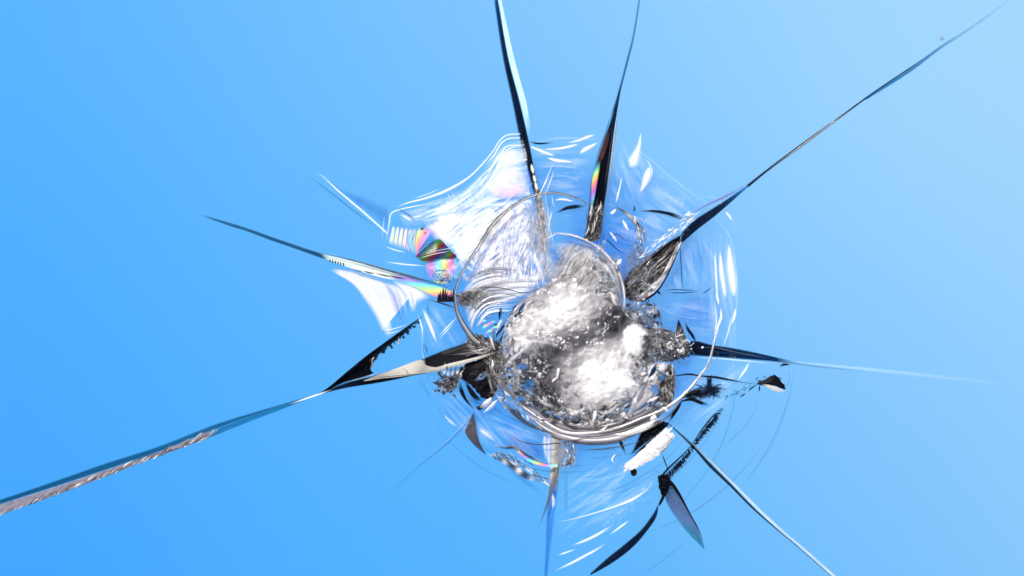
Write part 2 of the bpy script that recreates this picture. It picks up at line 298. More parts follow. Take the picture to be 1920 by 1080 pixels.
def cr_top_right(e):
    A = [(1200,-15),(1187,64),(1174,115),(1161,165),(1144,222),(1131,262),(1118,300),(1107,337),(1105,368),(1103,390)]
    B = [(1202,-15),(1190,64),(1178,115),(1165,165),(1159,187),(1151,245),(1146,290),(1141,330),(1137,360),(1132,382)]
    part(MB().sheet(A[:5], B[:5], 0, 10, nu=50, tone=lambda t,k: .8-.4*t), 'crack_tip', M_['teal'], parent=e)
    part(MB().sheet([(1163,160),(1148,215),(1132,262),(1119,300),(1108,337),(1105,368),(1103,392)], [(1165,160),(1159,195),(1152,240),(1146,290),(1141,330),(1137,360),(1132,392)], 0, 26, nu=60, tone=lambda t,k:.1+.7*max(0,k-.75)), 'crack_face', M_['black'], parent=e)
    m = MB(); m.strand([(1160,185,1),(1154,240,3),(1148,290,3.5),(1142,330,3),(1137,375,3)], 3, d=30, wid=True, tone=.62, n=50)
    m.strand([(1150,230),(1143,280),(1136,330),(1130,375)], 2, d=31, tone=.3, n=40, fade=.5); m.strand([(1158,200),(1150,262),(1143,312)], 1.4, d=32, tone=.85, n=40, fade=.6)  # thin streaks inside the blade: its reflections, painted as paler strands
    m.strand([(1150,200,1),(1136,245,3),(1122,285,3),(1110,325,2)], 2, d=20, wid=True, tone=.5, n=40, m=1)
    part(m, 'crack_edge', [M_['ribg'], M_['bline']], parent=e)
    part(MB().sheet([(1138,240),(1126,275),(1118,305)], [(1146,240),(1138,275),(1128,305)], 16, 28, tone=lambda t,k:.15+.5*t, fs=.3, fe=.2), 'brown_film', fmat('brown_film', [(0,(.02,.01,.01)),(1,(.2,.07,.04))], amp=.4, ns=(3,20), a=(.4,.9), soft=2), parent=e)
    part(MB().sheet([(1119,302),(1109,335),(1107,368),(1104,392)], [(1126,302),(1121,335),(1115,368),(1110,392)], 18, 30, nu=40, tone=lambda t,k: .8*t+.2*k+.35, fs=.25, fe=.2), 'rainbow_film', M_['irid'], parent=e)
    m = MB(); m.sheet([(1104,384),(1100,410),(1096,435),(1092,452)], [(1133,384),(1131,411),(1127,440),(1122,452)], 12, 20, rel=16, rs=.12, tone=lambda t,k:.45)
    for i in range(26):
        x, y = rnd(1100,1130), rnd(385,435); m.strand([(x,y-rnd(8,18)),(x+rnd(-4,2),y),(x+rnd(-9,1),y+rnd(8,18))], rnd(.8,2.2), d=rnd(24,34), tone=random.choice((0,.2,.9,1)), n=6, m=1)
    part(m, 'crack_root', [M_['grey'], M_['ribg']], parent=e)
def cr_up_right(e):
    A = [(1905,-15),(1860,20),(1800,62),(1760,88),(1700,133),(1620,185),(1560,228),(1500,275),(1440,318),(1400,349)]
    B = [(x+(3 if x<1700 else 4), y+(3 if x<1700 else 4)) for x, y in A[:-1]]+[(1401,352)]
    part(MB().sheet(A[:6], B[:6], 0, 8, nu=50, nv=5, fs=.7, tone=lambda t,k: .9-.1*t), 'crack_tip', M_['teal'], parent=e)
    m = MB(); m.strand([(1790,70,1),(1720,118,2.6),(1640,172,3.2),(1560,230,4.2),(1500,274,6),(1440,318,4.6),(1400,350,6)], 3, d=14, n=90, wid=True, toneu=lambda t: .62-.5*min(1,t*1.5), m=0, fs=.25, fe=0)
    m.strand([(1600,199,1),(1545,241,1.6),(1490,282,1.8),(1440,319,1)], 3, d=18, n=60, wid=True, tone=.8, m=1)
    m.strand([(1900,-8,6),(1800,66,9),(1700,138,8),(1600,206,4)], 6, d=2, n=60, wid=True, tone=.4, m=2, fade=.5)
    part(m, 'crack_edge', [M_['navy'], M_['ribg'], M_['haze']], parent=e)
    part(MB().sheet([(1402,347),(1360,375),(1323,398),(1300,413),(1278,436)], [(1402,350),(1370,379),(1338,407),(1306,432),(1274,460)], 4, 28, nu=50, tone=lambda t,k:.75-.75*min(1,t*2.5)+.45*abs(math.sin(k*7+.4))*(1-.6*t)), 'crack_face', M_['navy'], parent=e)
    part(MB().strand([(1403,345,2),(1360,368,5),(1328,383,4),(1302,398,3),(1280,418,2)], 4, d=14, wid=True, n=30, tone=.6), 'crack_edge', fmat('violet_edge', [(0,(.05,.04,.2)),(1,(.2,.16,.5))], amp=.5, ns=(4,4), a=(.6,1), soft=2), parent=e)
    poly = [(1273,441),(1239,462),(1209,486),(1184,505),(1169,529),(1171,558),(1190,566),(1205,563),(1226,548),(1244,522),(1259,490),(1276,456)]
    part(MB().patch(poly, d=10, bulge=8, rel=9, rs=.06, tone=.42, rot=-.75, seg=90, rings=24, ew=.1), 'crack_root', M_['grey'], 'large grey rough facet where the crack meets the chip', parent=e)
    m = MB()
    m.sheet([(1276,440),(1240,465),(1205,495),(1186,515)], [(1272,452),(1248,472),(1216,498),(1196,516)], 34, 26, tone=lambda t,k:.1, m=0, fe=.2)
    m.sheet([(1266,460),(1250,482),(1238,500)], [(1262,470),(1246,492),(1236,502)], 34, 30, tone=lambda t,k:.2, m=0)
    m.sheet([(1278,452),(1262,488),(1246,520),(1226,548),(1205,565)], [(1266,462),(1250,494),(1236,518),(1212,540),(1194,556)], 30, 40, tone=lambda t,k:.7, m=1, rel=8, rs=.12)
    m.sheet([(1280,448),(1262,492),(1247,524),(1228,551),(1203,567)], [(1277,454),(1259,493),(1244,524),(1226,548),(1200,562)], 36, 30, nv=5, tone=lambda t,k:.1, m=0)
    for i in range(44):
        t = random.random()*.8; q = random.random(); x = 1268-90*t+rnd(-5,5)+28*q*t; y = 450+85*t+(q-.3)*45*t*1.1
        m.strand([(x,y),(x-rnd(6,12),y+rnd(6,10)),(x-rnd(16,34),y+rnd(16,30))], rnd(.7,2.2), fade=rnd(.4,1), d=rnd(34,44), tone=random.choice((0,.1,.3,.6,.95)), n=6, m=2)
    part(m, 'root_ridge', [M_['black'], fmat('ridge_white', [(0,(.2,.16,.17)),(.5,(.7,.66,.66)),(1,W)], amp=.6, ns=(9,30), soft=4, bump=.6), M_['ribg']], parent=e)
    m = MB()
    for i in range(60):
        t = random.random(); x = 1310-100*t+rnd(-6,6); y = 402+75*t+rnd(-12,4)
        m.strand([(x,y),(x-rnd(6,20),y+rnd(4,16))], rnd(1.2,3), d=rnd(20,36), tone=random.random(), n=6, m=random.choice((0,0,1)))
    part(m, 'edge_chip', [M_['white'], M_['ribg']], parent=e)
def cr_right(e):
    part(MB().sheet([(1293,638),(1310,639),(1336,646),(1364,650),(1406,658),(1449,668),(1490,677)], [(1293,667),(1320,669),(1342,670),(1395,674),(1438,677),(1470,680),(1500,682)], 26, 2, nu=70, tone=lambda t,k:.02+.4*t+.5*abs(math.sin(k*7.5+.6))**2*min(1,t*2.5+.3), fe=.2), 'crack_face', M_['navy'], parent=e)
    m = MB(); m.strand([(1470,676),(1560,686),(1700,700),(1900,722)], 7, d=4, n=60, fade=.28, fs=.15, fe=.7, m=0)
    m.strand([(1430,674),(1500,683),(1560,690),(1630,695)], 2.5, d=6, n=50, m=1, tone=.3)
    m.strand([(1294,652),(1335,651),(1380,660),(1440,671)], 2, d=32, n=40, m=2, fade=.6)  # inner streak: reflection in the dark face, painted pale
    m.strand([(1294,669),(1342,671.5),(1395,676),(1450,681)], 2.4, d=20, n=40, m=0, fade=.8)
    part(m, 'crack_edge', [M_['pale'], M_['bline'], M_['haze']], parent=e)
    poly = [(1202,613),(1225,613),(1251,618),(1268,624),(1280,630),(1288,638),(1294,651),(1291,666),(1278,671),(1259,677),(1234,676),(1222,660)]
    part(MB().patch(poly, d=14, bulge=8, rel=10, rs=.06, tone=.42, rot=.1, jag=.06, ew=.1, rings=22, seg=90), 'crack_root', M_['grey'], 'rough grey facet at the root of the right hand crack', parent=e)
    m = MB(); m.sheet([(1270,598),(1266,618),(1262,640)], [(1270.5,598),(1280,620),(1290,645)], 24, 34, nu=20, tone=lambda t,k:.2+.5*t, m=0)
    part(m, 'spike', M_['grey'], parent=e)
    m = MB()
    for i in range(150): m.shard(1268+random.gauss(0,13), 650+random.gauss(0,10), rnd(34,52), rnd(1.2,4), m=random.choice((0,1,2)))
    part(m, 'glass_crumb', [M_['facet'], M_['white'], M_['facetd']], 'bright crumbs of broken glass', parent=e, smooth=False)
def cr_low_right(e):
    A = [(1249,791),(1295,836),(1327,873),(1366,910),(1407,951),(1452,990),(1496,1026),(1562,1084)]
    B = [(1251,789),(1301,831),(1335,864),(1376,905),(1420,949),(1465,991),(1510,1029),(1572,1084)]
    mid = [(a[0]*q+b_[0]*(1-q),a[1]*q+b_[1]*(1-q)) for a, b_, q in zip(A, B, (.4,.4,.42,.48,.58,.68,.76,.8))]
    part(MB().sheet(A, mid, 26, 6, nu=80, tone=lambda t,k:.02+.5*max(0,t-.35)+.35*k*k), 'crack_face', M_['navy'], parent=e)
    part(MB().sheet(mid, B, 26, 34, nu=80, nv=5, fs=.3, tone=lambda t,k:.12+.5*t+.2*k), 'crack_edge', M_['pale'], parent=e)
    part(MB().strand([(1262,800),(1300,833),(1345,874),(1385,914)], 1.6, d=24, n=40, tone=.4), 'crack_edge', M_['teal'], parent=e)
def cr_bottom(e):
    part(MB().sheet([(1030,888),(1028,930),(1025,960),(1023,1023),(1020,1090)], [(1049,878),(1046,916),(1041,954),(1033,1020),(1025,1090)], 6, 18, nu=50, tone=lambda t,k:.6+.4*k*(t>.3)), 'crack_face', fmat('blue_face', [(0,(.01,.06,.3)),(1,(.03,.22,.7))], amp=.3, ns=(3,30), a=(.6,.95), soft=4, transl=.4), parent=e)
    m = MB(); m.sheet([(1034,796),(1032,856),(1031,880),(1028,920)], [(1057,796),(1047,860),(1048,884),(1042,925)], 14, 24, rel=6, rs=.1, tone=lambda t,k:.85-.5*k if t<.6 else .45+.3*math.sin(k*9), fe=.25)
    part(m, 'crack_root', M_['beige'], 'beige grey upright facet under the chip', parent=e)
    m = MB(); m.sheet([(1024,794),(1024,850),(1027,868)], [(1035,794),(1033,850),(1032,868)], 12, 20, tone=lambda t,k:.6)
    m.strand([(1035,922),(1038,938),(1036,953)], 10, d=26, n=12)
    part(m, 'edge_chip', M_['wsoft'], parent=e)
    part(MB().strand([(1068,815,3),(1058,840,5),(1048,866,7),(1036,905,8),(1028,935,6),(1018,965,5),(1010,986,2)], 4, d=30, wid=True, n=40, toneu=lambda t:.75-.6*t), 'splinter', M_['ribg'], 'thin grey splinter crossing the bottom crack', parent=e)
    m = MB()
    for x in (1059.5,1063): m.strand([(x,870),(x,905),(x-1,975)], 1.6, d=16, n=20)
    part(m, 'crack_edge', M_['bline'], parent=e)
def cr_low_left(e):
    A = [(-15,942),(100,903),(200,868),(300,836),(400,797),(480,772),(560,749),(600,738)]
    mid = [(-15,950),(100,913),(200,880),(300,846),(400,806),(480,777),(560,752),(600,738)]
    B = [(-15,970),(100,930),(200,893),(290,858),(390,822),(470,790),(550,759),(600,739)]
    part(MB().sheet(A, mid, 0, 14, nu=90, tone=lambda t,k:.35+.25*t), 'crack_face', M_['teal'], parent=e)
    m = MB(); m.sheet(mid[:5], B[:5], 14, 26, nu=120, nv=9, rel=5, rs=.2, tone=lambda t,k:.55, m=0)
    for i in range(260):
        t = random.random(); x = 400*t; yA = 955-158*t+8; yB = 968-148*t
        y = rnd(yA, yB-3); l = rnd(6,20); m.strand([(x,y+3),(x+l,y-l*.75+rnd(0,3))], rnd(.8,2.2), d=30, tone=random.choice((.1,.25,.5,.8)), n=5, m=1)
    for i in range(70):
        x = 400*random.random(); yB = 964-.372*x; m.strand([(x,yB-2),(x+rnd(2,7),yB+rnd(-1,3))], rnd(1.5,3), d=20, tone=.1, n=4, m=1)
    part(m, 'rough_face', [fmat('mauve_rough', [(0,(.05,.06,.12)),(.45,(.20,.18,.24)),(1,(.42,.36,.39))], amp=.9, ns=(7,60), det=8, soft=5, bump=.8, dist=.5), M_['ribg']], 'rough mauve grey wall of the long crack', parent=e)
    part(MB().sheet(mid[4:], B[4:], 14, 20, nu=50, nv=7, tone=lambda t,k:.6+.2*k, fs=.05), 'crack_face', M_['teal'], parent=e)
    part(MB().strand([(545,757),(580,745),(606,736),(625,729)], 3.5, d=22, n=20, tone=.85), 'crack_edge', M_['pale'], parent=e)
    # head
    m = MB(); m.sheet([(604,737),(650,717),(720,699),(790,673),(834,655),(877,641),(900,641),(932,651)], [(604,738),(650,727),(720,716),(781,703),(834,690),(883,674),(905,668),(930,664)], 2, 20, nu=70, tone=lambda t,k:.15+.5*max(0,.25-t)*4)
    part(m, 'dark_head', M_['black'], 'black wedge where the long crack meets the chip', parent=e)
    part(MB().sheet([(684,712),(719,699),(753,686),(790,673),(783,686),(800,687)][:4]+[(800,684),(824,689)], [(684,714),(719,709),(749,706),(781,702),(805,698),(826,695)], 24, 30, nu=50, tone=lambda t,k: .72-.25*k-.15*math.sin(t*9)+.1*k*math.sin(t*23)), 'beige_face', M_['beige'], 'pale beige facet on the long crack', parent=e)
    m = MB(); m.strand([(932,659,2),(905,668,5),(870,678,8),(846,684,9),(822,691,9),(800,693,5)], 6, d=34, wid=True, n=30, tone=.9, m=0, ridge=.3)
    for x0,y0,x1,y1,ww in ((890,657,922,655,2.5),(872,668,900,660,2),(640,718,760,690,1.5)): m.strand([(x0,y0),((x0+x1)/2,(y0+y1)/2-2),(x1,y1)], ww, d=36, tone=.6, m=1)
    for k in range(9):
        m.strand([(842+k*5,664-k*1.2+rnd(-4,6)),(880+k*3,655+rnd(-6,8)),(915+k*2,652+rnd(-3,8))], rnd(.8,2.2), d=38, tone=rnd(.3,.9), m=1, fade=rnd(.3,.9))  # grey lines painted in as reflections on the black head
    m.strand([(690,709,1),(740,704,2),(800,699,2),(822,696,1)], 2, d=36, wid=True, tone=.0, m=1, n=40)
    m.strand([(753,688,1),(765,695,2),(764,708,2)], 2, d=38, wid=True, tone=.2, m=1, n=10, fade=.6)
    for i in range(30):
        x = 830+i*3; y = 655-(x-834)*.3 if x<880 else 642; m.strand([(x,y+2),(x+4,y+9)], 1.4, d=26, tone=.4, n=5, m=1)
    part(m, 'crack_edge', [M_['beige'], M_['ribg']], parent=e)
def cr_branch(e):
    A = [(598,738),(621,722),(653,694),(685,668),(717,645),(749,622),(791,593)]
    B = [(610,735),(642,719),(688,702),(706,671),(728,650),(752,632),(791,594)]
    part(MB().sheet(A, B, 22, 4, nu=60, tone=lambda t,k:.1+.25*(k<.15), rel=4, rs=.1), 'crack_face', M_['black'], parent=e)
    m = MB(); m.sheet([(655,706),(680,694),(688,684)], [(640,718),(676,709),(702,700)], 24, 18, tone=lambda t,k:.15)
    for i in range(60):
        t = random.random(); x = 692+(785-692)*t; y = 676-(676-600)*t+rnd(-2,5); m.strand([(x,y),(x+rnd(-6,8),y+rnd(1,6))], rnd(2,6), d=14, tone=.05, n=5)
    part(m, 'ragged_edge', M_['black'], parent=e)
    m = MB()
    for p in ([(697,672),(700,682),(695,690)],[(748,630),(750,640),(744,648)],[(703,668),(698,676)]): m.strand(p, 4, d=26, tone=.7, n=8)
    part(m, 'edge_chip', M_['ribg'], parent=e)
def cr_left(e):
    part(MB().sheet([(371,401),(429,417),(473,431),(518,447),(577,467),(625,482)], [(371,401.5),(429,423),(464,434),(506,450),(547,464),(592,481)][:5]+[(625,492)], 0, 20, nu=70, tone=lambda t,k:.55-.4*t+.2*k, fs=.1, fe=.08), 'crack_face', M_['teal'], parent=e)
    m = MB(); m.strand([(585,470,2),(612,477,2.5),(666,489,3),(725,506,5),(784,522,6),(826,534,5),(850,545,2)], 4, d=34, wid=True, n=60, tone=.1, m=0)
    m.strand([(800,560,2),(830,569,4),(858,578,3)], 3, d=24, wid=True, n=20, tone=.1, m=0)
    part(m, 'crack_edge', M_['ribg'], parent=e)
    part(MB().sheet([(600,474),(666,490),(725,507),(760,517)], [(610,486),(666,506),(715,521),(752,527)], 20, 30, nu=50, tone=lambda t,k:.08*t+.05*k, fs=.1, fe=.15), 'pale_face', fmat('cream_film', None, amp=.3, ns=(3,60), a=(.55,1), soft=3, irid=(1.0,.12,.78)), parent=e)
    part(MB().sheet([(735,510),(784,524),(826,536),(852,546)], [(728,520),(775,538),(812,556),(848,563)], 24, 32, nu=60, tone=lambda t,k:.75*t+.35*k+.0, fs=.3), 'rainbow_film', M_['irid'], 'vivid rainbow film along the left crack', parent=e)
    m = MB()
    for i in range(9):
        x = 822+i*3.4+rnd(-1.5,1.5); m.strand([(x,566,rnd(4,7)),(x+.5,555,3.5),(x+1.5,563-rnd(10,26),.6)], 3, d=36, wid=True, n=8, tone=.1, fs=0, fe=.1)
    for x0, x1 in ((662,684),(681,706),(702,742),(728,764)):
        m.strand([(x0,504+(x0-662)*.17,.5),((x0+x1)/2,506+((x0+x1)/2-662)*.17,rnd(2,3.4)),(x1,505+(x1-662)*.18,.5)], 3, d=30, wid=True, tone=.3, n=16, fade=.85)
    for i in range(6):
        x = 620+i*5; m.strand([(x,485+i*1.2),(x+1.5,493+i*1.6)], 2.4, d=30, tone=.3, n=4)
    part(m, 'dark_teeth', M_['black'], parent=e)
def cr_up_left(e):
    m = MB(); m.strand([(566,321),(606,350),(666,397),(724,440)], 3, d=8, n=50, tone=.4, m=0)
    m.strand([(590,322,1),(607,332,3),(636,359,4),(681,397,5),(727,438,4)], 4, d=14, wid=True, n=50, m=1, fe=.05)
    part(m, 'crack_edge', [M_['bline'], M_['white']], parent=e)
    part(MB().sheet([(600,322),(636,350),(690,370),(728,384)], [(606,333),(640,362),(690,402),(727,434)], 2, 8, nu=30, tone=lambda t,k:.3, fs=.6), 'crack_face', M_['bluel'], parent=e)
def cr_small(e):
    m = MB(); m.strand([(705,946,.6),(735,920,1.6),(790,870,2),(840,829,4),(872,795,7),(889,774,6)], 4, d=8, wid=True, n=40, m=0, fs=.4)
    m.strand([(790,868,1),(840,826,1.8),(872,791,2),(889,770,2)], 4, d=14, wid=True, n=40, m=1)
    part(m, 'crack_edge', [M_['bline'], M_['haze']], parent=e)
    part(MB().sheet([(887,774),(874,800),(872,812),(888,833),(914,855)], [(889,774),(893,795),(896,812),(901,830),(914,854)], 10, 24, nu=30, tone=lambda t,k:.35, fe=.1), 'dark_leaf', fmat('brown_grey', [(0,(.02,.02,.03)),(1,(.14,.12,.14))], amp=.6, ns=(4,20), soft=5), 'dark leaf shaped facet', parent=e)
crack('straight dark crack running up out of the photo, left of the two', cr_top_left)
crack('dark wedge crack with a rainbow patch, running up, right of the two', cr_top_right)
crack('longest thin crack, running to the upper right corner', cr_up_right)
crack('dark blue crack running right and fading to a pale line', cr_right)
crack('straight dark and white crack running to the lower right', cr_low_right)
crack('blue crack running straight down under the chip', cr_bottom)
crack('long crack with a rough mauve wall running to the lower left', cr_low_left)
crack('short black ragged branch above the long lower left crack', cr_branch)
crack('teal crack running left that turns to a rainbow near the chip', cr_left)
crack('fine double line crack at the upper left', cr_up_left)
crack('small faint crack with a dark leaf at the lower left', cr_small)

# ---------------------------------------------------------------- upper left conchoidal petal
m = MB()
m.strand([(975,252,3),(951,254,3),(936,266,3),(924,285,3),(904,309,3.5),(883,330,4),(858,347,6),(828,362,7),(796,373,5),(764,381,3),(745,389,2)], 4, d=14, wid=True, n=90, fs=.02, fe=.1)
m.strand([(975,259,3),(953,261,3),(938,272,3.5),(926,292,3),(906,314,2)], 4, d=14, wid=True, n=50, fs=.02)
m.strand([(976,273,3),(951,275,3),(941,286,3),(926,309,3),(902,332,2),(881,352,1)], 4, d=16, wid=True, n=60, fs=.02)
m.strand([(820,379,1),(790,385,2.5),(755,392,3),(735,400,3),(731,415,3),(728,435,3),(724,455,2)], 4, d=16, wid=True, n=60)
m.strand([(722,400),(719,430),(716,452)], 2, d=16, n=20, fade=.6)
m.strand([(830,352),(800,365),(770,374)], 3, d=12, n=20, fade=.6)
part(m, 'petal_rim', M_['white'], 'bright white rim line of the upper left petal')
m = MB()
for i in range(7):
    k = i*5; m.strand([(978,276+k),(958,278+k*1.1),(944,290+k*1.2),(930,312+k*1.1)], 3.5, d=18, n=24, fade=.75-.06*i)
part(m, 'petal_striation', M_['white'])
m = MB(); m.sheet([(740,395),(800,382),(860,358),(905,320),(935,275),(985,258)], [(760,430),(820,415),(870,395),(920,370),(950,345),(990,330)], 8, 12, nu=70, nv=24, tone=lambda t,k:.6, fs=.15)
m.sheet([(820,400),(880,372),(930,352),(990,345)], [(800,440),(870,425),(920,400),(1000,395)], 8, 12, nu=70, nv=24, tone=lambda t,k:.6, fs=.15)
part(m, 'clear_shell', fmat('rippled_shell', [(0,(.75,.82,.95)),(.4,(.9,.84,.93)),(.7,(.82,.93,.95)),(1,W)], amp=.8, ns=(1.5,14), det=5, a=(.05,.85), ath=(.40,.62), soft=1, bump=0, transl=.1, dist=.5), 'rippled pale shell inside the upper left petal')
m = MB()
for i in range(12):
    k = i/11; m.strand([(760+20*k,398+14*k),(830+12*k,384+22*k),(890+10*k,350+40*k),(930+14*k,318+52*k),(985,300+62*k)][random.choice((0,1,2)):], rnd(2,7), d=12, n=40, fade=rnd(.25,.6))
part(m, 'petal_striation', M_['haze'], 'broad faint ripples of the upper left petal')
m = MB(); m.patch([(908,342),(945,312),(984,312),(996,340),(990,368),(950,374),(918,368),(896,358)], d=12, bulge=6, rot=.3, tone=.1)
m.patch([(925,300),(955,280),(982,282),(984,305),(950,318)], d=12, bulge=4, tone=.2)
m.patch([(860,440),(900,395),(960,380),(1000,395),(990,450),(930,480),(880,490)], d=9, bulge=4, rings=20, tone=.3, ew=.6)
m.patch([(810,410),(850,398),(880,410),(850,425)], d=9, bulge=2, tone=.3)
m.patch([(880,480),(930,450),(1000,470),(1000,520),(940,530),(890,530)], d=9, bulge=2, tone=.3, ew=.8)
part(m, 'painted_bloom', M_['wsoft'], 'soft bloom painted white on the upper left petal')
m = MB(); m.patch([(925,345),(975,345),(990,358),(960,372),(920,370)], d=15, bulge=4, tone=.15)
part(m, 'pink_film', fmat('pink_film', [(0,(.85,.62,.85)),(1,(.9,.8,.85))], amp=.4, ns=(3,3), a=(.2,.8), soft=1, spow=1.3))
m = MB()
for i in range(170):
    t = random.random(); x = 818+95*t+rnd(-5,5); y = 395-36*t+rnd(-16,16); l = rnd(8,22); m.strand([(x-2,y-l/2),(x+l*.05,y),(x+l*.25,y+l/2)], rnd(.9,2), d=rnd(14,24), n=6, fade=rnd(.15,.6), m=0)
for i in range(110):
    t = random.random(); x = rnd(820,1000); y = 430-(x-820)*.3+rnd(-30,60); l = rnd(10,40); m.strand([(x,y),(x+l,y-l*rnd(.35,.8))], rnd(1,3), d=rnd(14,24), n=6, fade=rnd(.2,.8), m=random.choice((0,0,1)))
for i in range(150):
    x, y = rnd(945,1010), rnd(400,515); l = rnd(10,28); m.strand([(x,y),(x-l*.25,y+l)], rnd(1,3), d=34, n=6, fade=rnd(.3,.9), m=2, tone=.9)
for i in range(70):
    x, y = rnd(830,930), rnd(400,500); l = rnd(15,45); m.strand([(x,y),(x+l,y-l*.7)], rnd(1.5,5), d=34, n=6, fade=rnd(.2,.7), m=2, tone=1)
part(m, 'hackle_mark', [M_['white'], M_['pale'], M_['bline']], 'fine white hackle marks above the ring')
m = MB()
m.patch([(790,418),(850,395),(910,385),(985,368),(1005,420),(1010,480),(990,520),(930,530),(880,540),(855,500),(860,460),(820,440)], d=10, bulge=6, rings=22, seg=100, rot=-.9, rel=8, rs=.06, ew=.25)
m.patch([(880,440),(930,390),(1000,400),(1015,470),(960,520),(900,520),(878,490)], d=14, bulge=6, rings=22, seg=100, rot=.25, rel=6, rs=.06, ew=.3)
m.patch([(885,500),(950,450),(1020,440),(1030,520),(970,545),(900,545)], d=16, bulge=6, rings=22, seg=100, rot=-.2, rel=6, rs=.06, ew=.3)
part(m, 'frosted_area', M_['frost'], 'frosted white area inside the ring')
m = MB(); m.patch([(795,425),(850,405),(915,390),(950,410),(900,470),(865,500),(845,470),(815,450)], d=13, bulge=4, rings=18, seg=80, rot=-.75, tfun=lambda x,y:(x-780)*.006+(y-400)*.004, ew=.4)
part(m, 'pale_film', M_['iridp'], 'pastel film left of the ring')
m = MB()
for i in range(60):
    x = rnd(985,1035); y = rnd(340,520); l = rnd(20,60); dx = rnd(-.35,.5); m.strand([(x,y),(x-dx*l*.5+rnd(-2,2),y+l*.5),(x-dx*l,y+l)], rnd(1,2.6), d=rnd(26,36), n=8, fade=rnd(.5,1), m=random.choice((0,0,1)))
for x0,y0,x1,y1 in ((1038,305,1010,370),(1030,330,1003,380),(1040,318,1020,372),(1012,455,1050,435),(1020,470,1010,500)): m.strand([(x0,y0),(x1,y1)], 2.2, d=30, n=8)
part(m, 'splinter_fan', [M_['white'], M_['ribg']], 'fan of fine splinters under the left upward crack')
# rainbow cluster
m = MB()
for i in range(7):
    x = 736+i*8; m.sheet([(x,424+i*1),(x-3,440),(x-8,456+i*3)], [(x+6,424+i*1),(x+4,442),(x+1,462+i*3)], 14, 20, nu=16, nv=7, tone=lambda t,k,i=i: .05+.04*i+.03*k, fe=.3, fs=.15)
part(m, 'rainbow_film', fmat('peach_film', None, amp=.1, ns=(4,30), soft=1.5, irid=(1.0,.2,.74), a=(.7,1)), 'peach striped film at the upper left corner')
m = MB()
m.sheet([(770,432),(762,452),(772,474)], [(782,424),(774,452),(782,478)], 18, 24, nu=20, tone=lambda t,k:.33+.25*k, fs=.3, fe=.2)
m.sheet([(783,424),(778,450),(780,476)], [(816,430),(800,452),(784,478)], 18, 26, nu=20, tone=lambda t,k:.62+.4*k+.1*t, fs=.2)
m.sheet([(796,490),(798,505),(806,522)], [(858,484),(864,500),(862,522)], 20, 28, nu=30, nv=24, tone=lambda t,k:.05+1.1*k+.15*t, rel=3)
m.sheet([(836,458),(850,475),(862,500)], [(826,470),(838,488),(846,505)], 22, 26, nu=20, tone=lambda t,k:.2+.5*t)
part(m, 'rainbow_film', M_['irid'], 'saturated rainbow film beside the left of the ring')
m = MB(); m.patch([(779,481),(796,466),(813,452),(826,449),(838,461),(848,472),(857,483),(826,486),(796,491)], d=28, bulge=8, rings=16, seg=60, rot=-.25, tfun=lambda x,y:(x+y)*.01, ew=.1)
part(m, 'dark_triangle', M_['iridd'], 'dark iridescent triangle in the rainbow cluster')
m = MB()
for p, ww, mi in (([(781,478),(792,464),(806,446)],3,0),([(745,388),(757,398),(768,404),(783,418)],5,1),([(752,404),(764,409),(774,417)],6,2),([(790,427),(795,432)],8,0),([(782,487),(810,478),(850,470)],2,2),([(800,475),(850,465),(885,462)],1.5,2),([(640+82,491),(760,496),(800,499)],4,2),([(722,462),(745,470),(764,474)],3,2)): m.strand(p, ww, d=38, n=14, m=mi, tone=.1)
part(m, 'petal_striation', [M_['ribg'], M_['bline'], M_['white']])
m = MB(); m.patch([(811,508),(830,504),(847,510),(848,524),(835,532),(815,528)], d=34, bulge=14, rel=5, rs=.2, rings=12, seg=40, tone=.6, ew=.2)
part(m, 'clear_droplet', M_['glass'], 'small clear blister beside the ring')

# ---------------------------------------------------------------- white petal on the left
m = MB()
m.sheet([(618,503),(664,508),(702,519),(740,530),(778,545)], [(622,508),(661,533),(683,562),(702,592),(716,622)], 4, 14, nu=50, nv=30, bulge=4, tone=lambda t,k:.1, fs=.12)
part(m, 'white_petal', fmat('milky_petal', [(0,(.86,.8,.88)),(1,(.88,.87,.88))], amp=.4, ns=(2,2), det=2, a=(.9,1), soft=2.2, transl=.4, bump=.05), 'smooth milky white petal left of the chip')
m = MB()
m.sheet([(690,520),(712,552),(730,590),(742,628)], [(705,590),(712,606),(718,620),(726,634)], 15, 17, nu=40, nv=12, fe=.25)
m.patch([(728,520),(770,528),(804,545),(806,560),(785,570),(776,588),(764,560),(745,538)], d=18, bulge=4, rings=16, seg=60, ew=.4)
part(m, 'painted_bloom', M_['wsoft'])
m = MB(); m.strand([(715,522,6),(735,548,16),(748,580,20),(757,612,10)], 10, d=20, wid=True, n=30)
part(m, 'blue_band', M_['bluel'])
m = MB()
for i in range(7): m.strand([(722+i*7,526+i*2),(742+i*6,552),(756+i*4,600-i*3)], 1.8, d=24, n=20, fade=.7, m=i%2)
for p, ww in (([(793,578),(805,605),(820,643)],10),([(785,590),(792,615),(793,630)],4),([(858,594),(840,612),(822,632)],3),([(852,604),(838,620),(824,636)],2),([(717,620),(740,616),(765,608)],2),([(719,626),(738,623),(755,618)],1.5)): m.strand(p, ww, d=22, n=16, m=0)
for p, ww in (([(803,562),(803,580),(812,604)],3),([(796,640),(800,654),(803,666)],4),([(792,640),(797,670)],2)): m.strand(p, ww, d=22, n=12, m=1, tone=.2)
part(m, 'petal_striation', [M_['white'], M_['bline']])

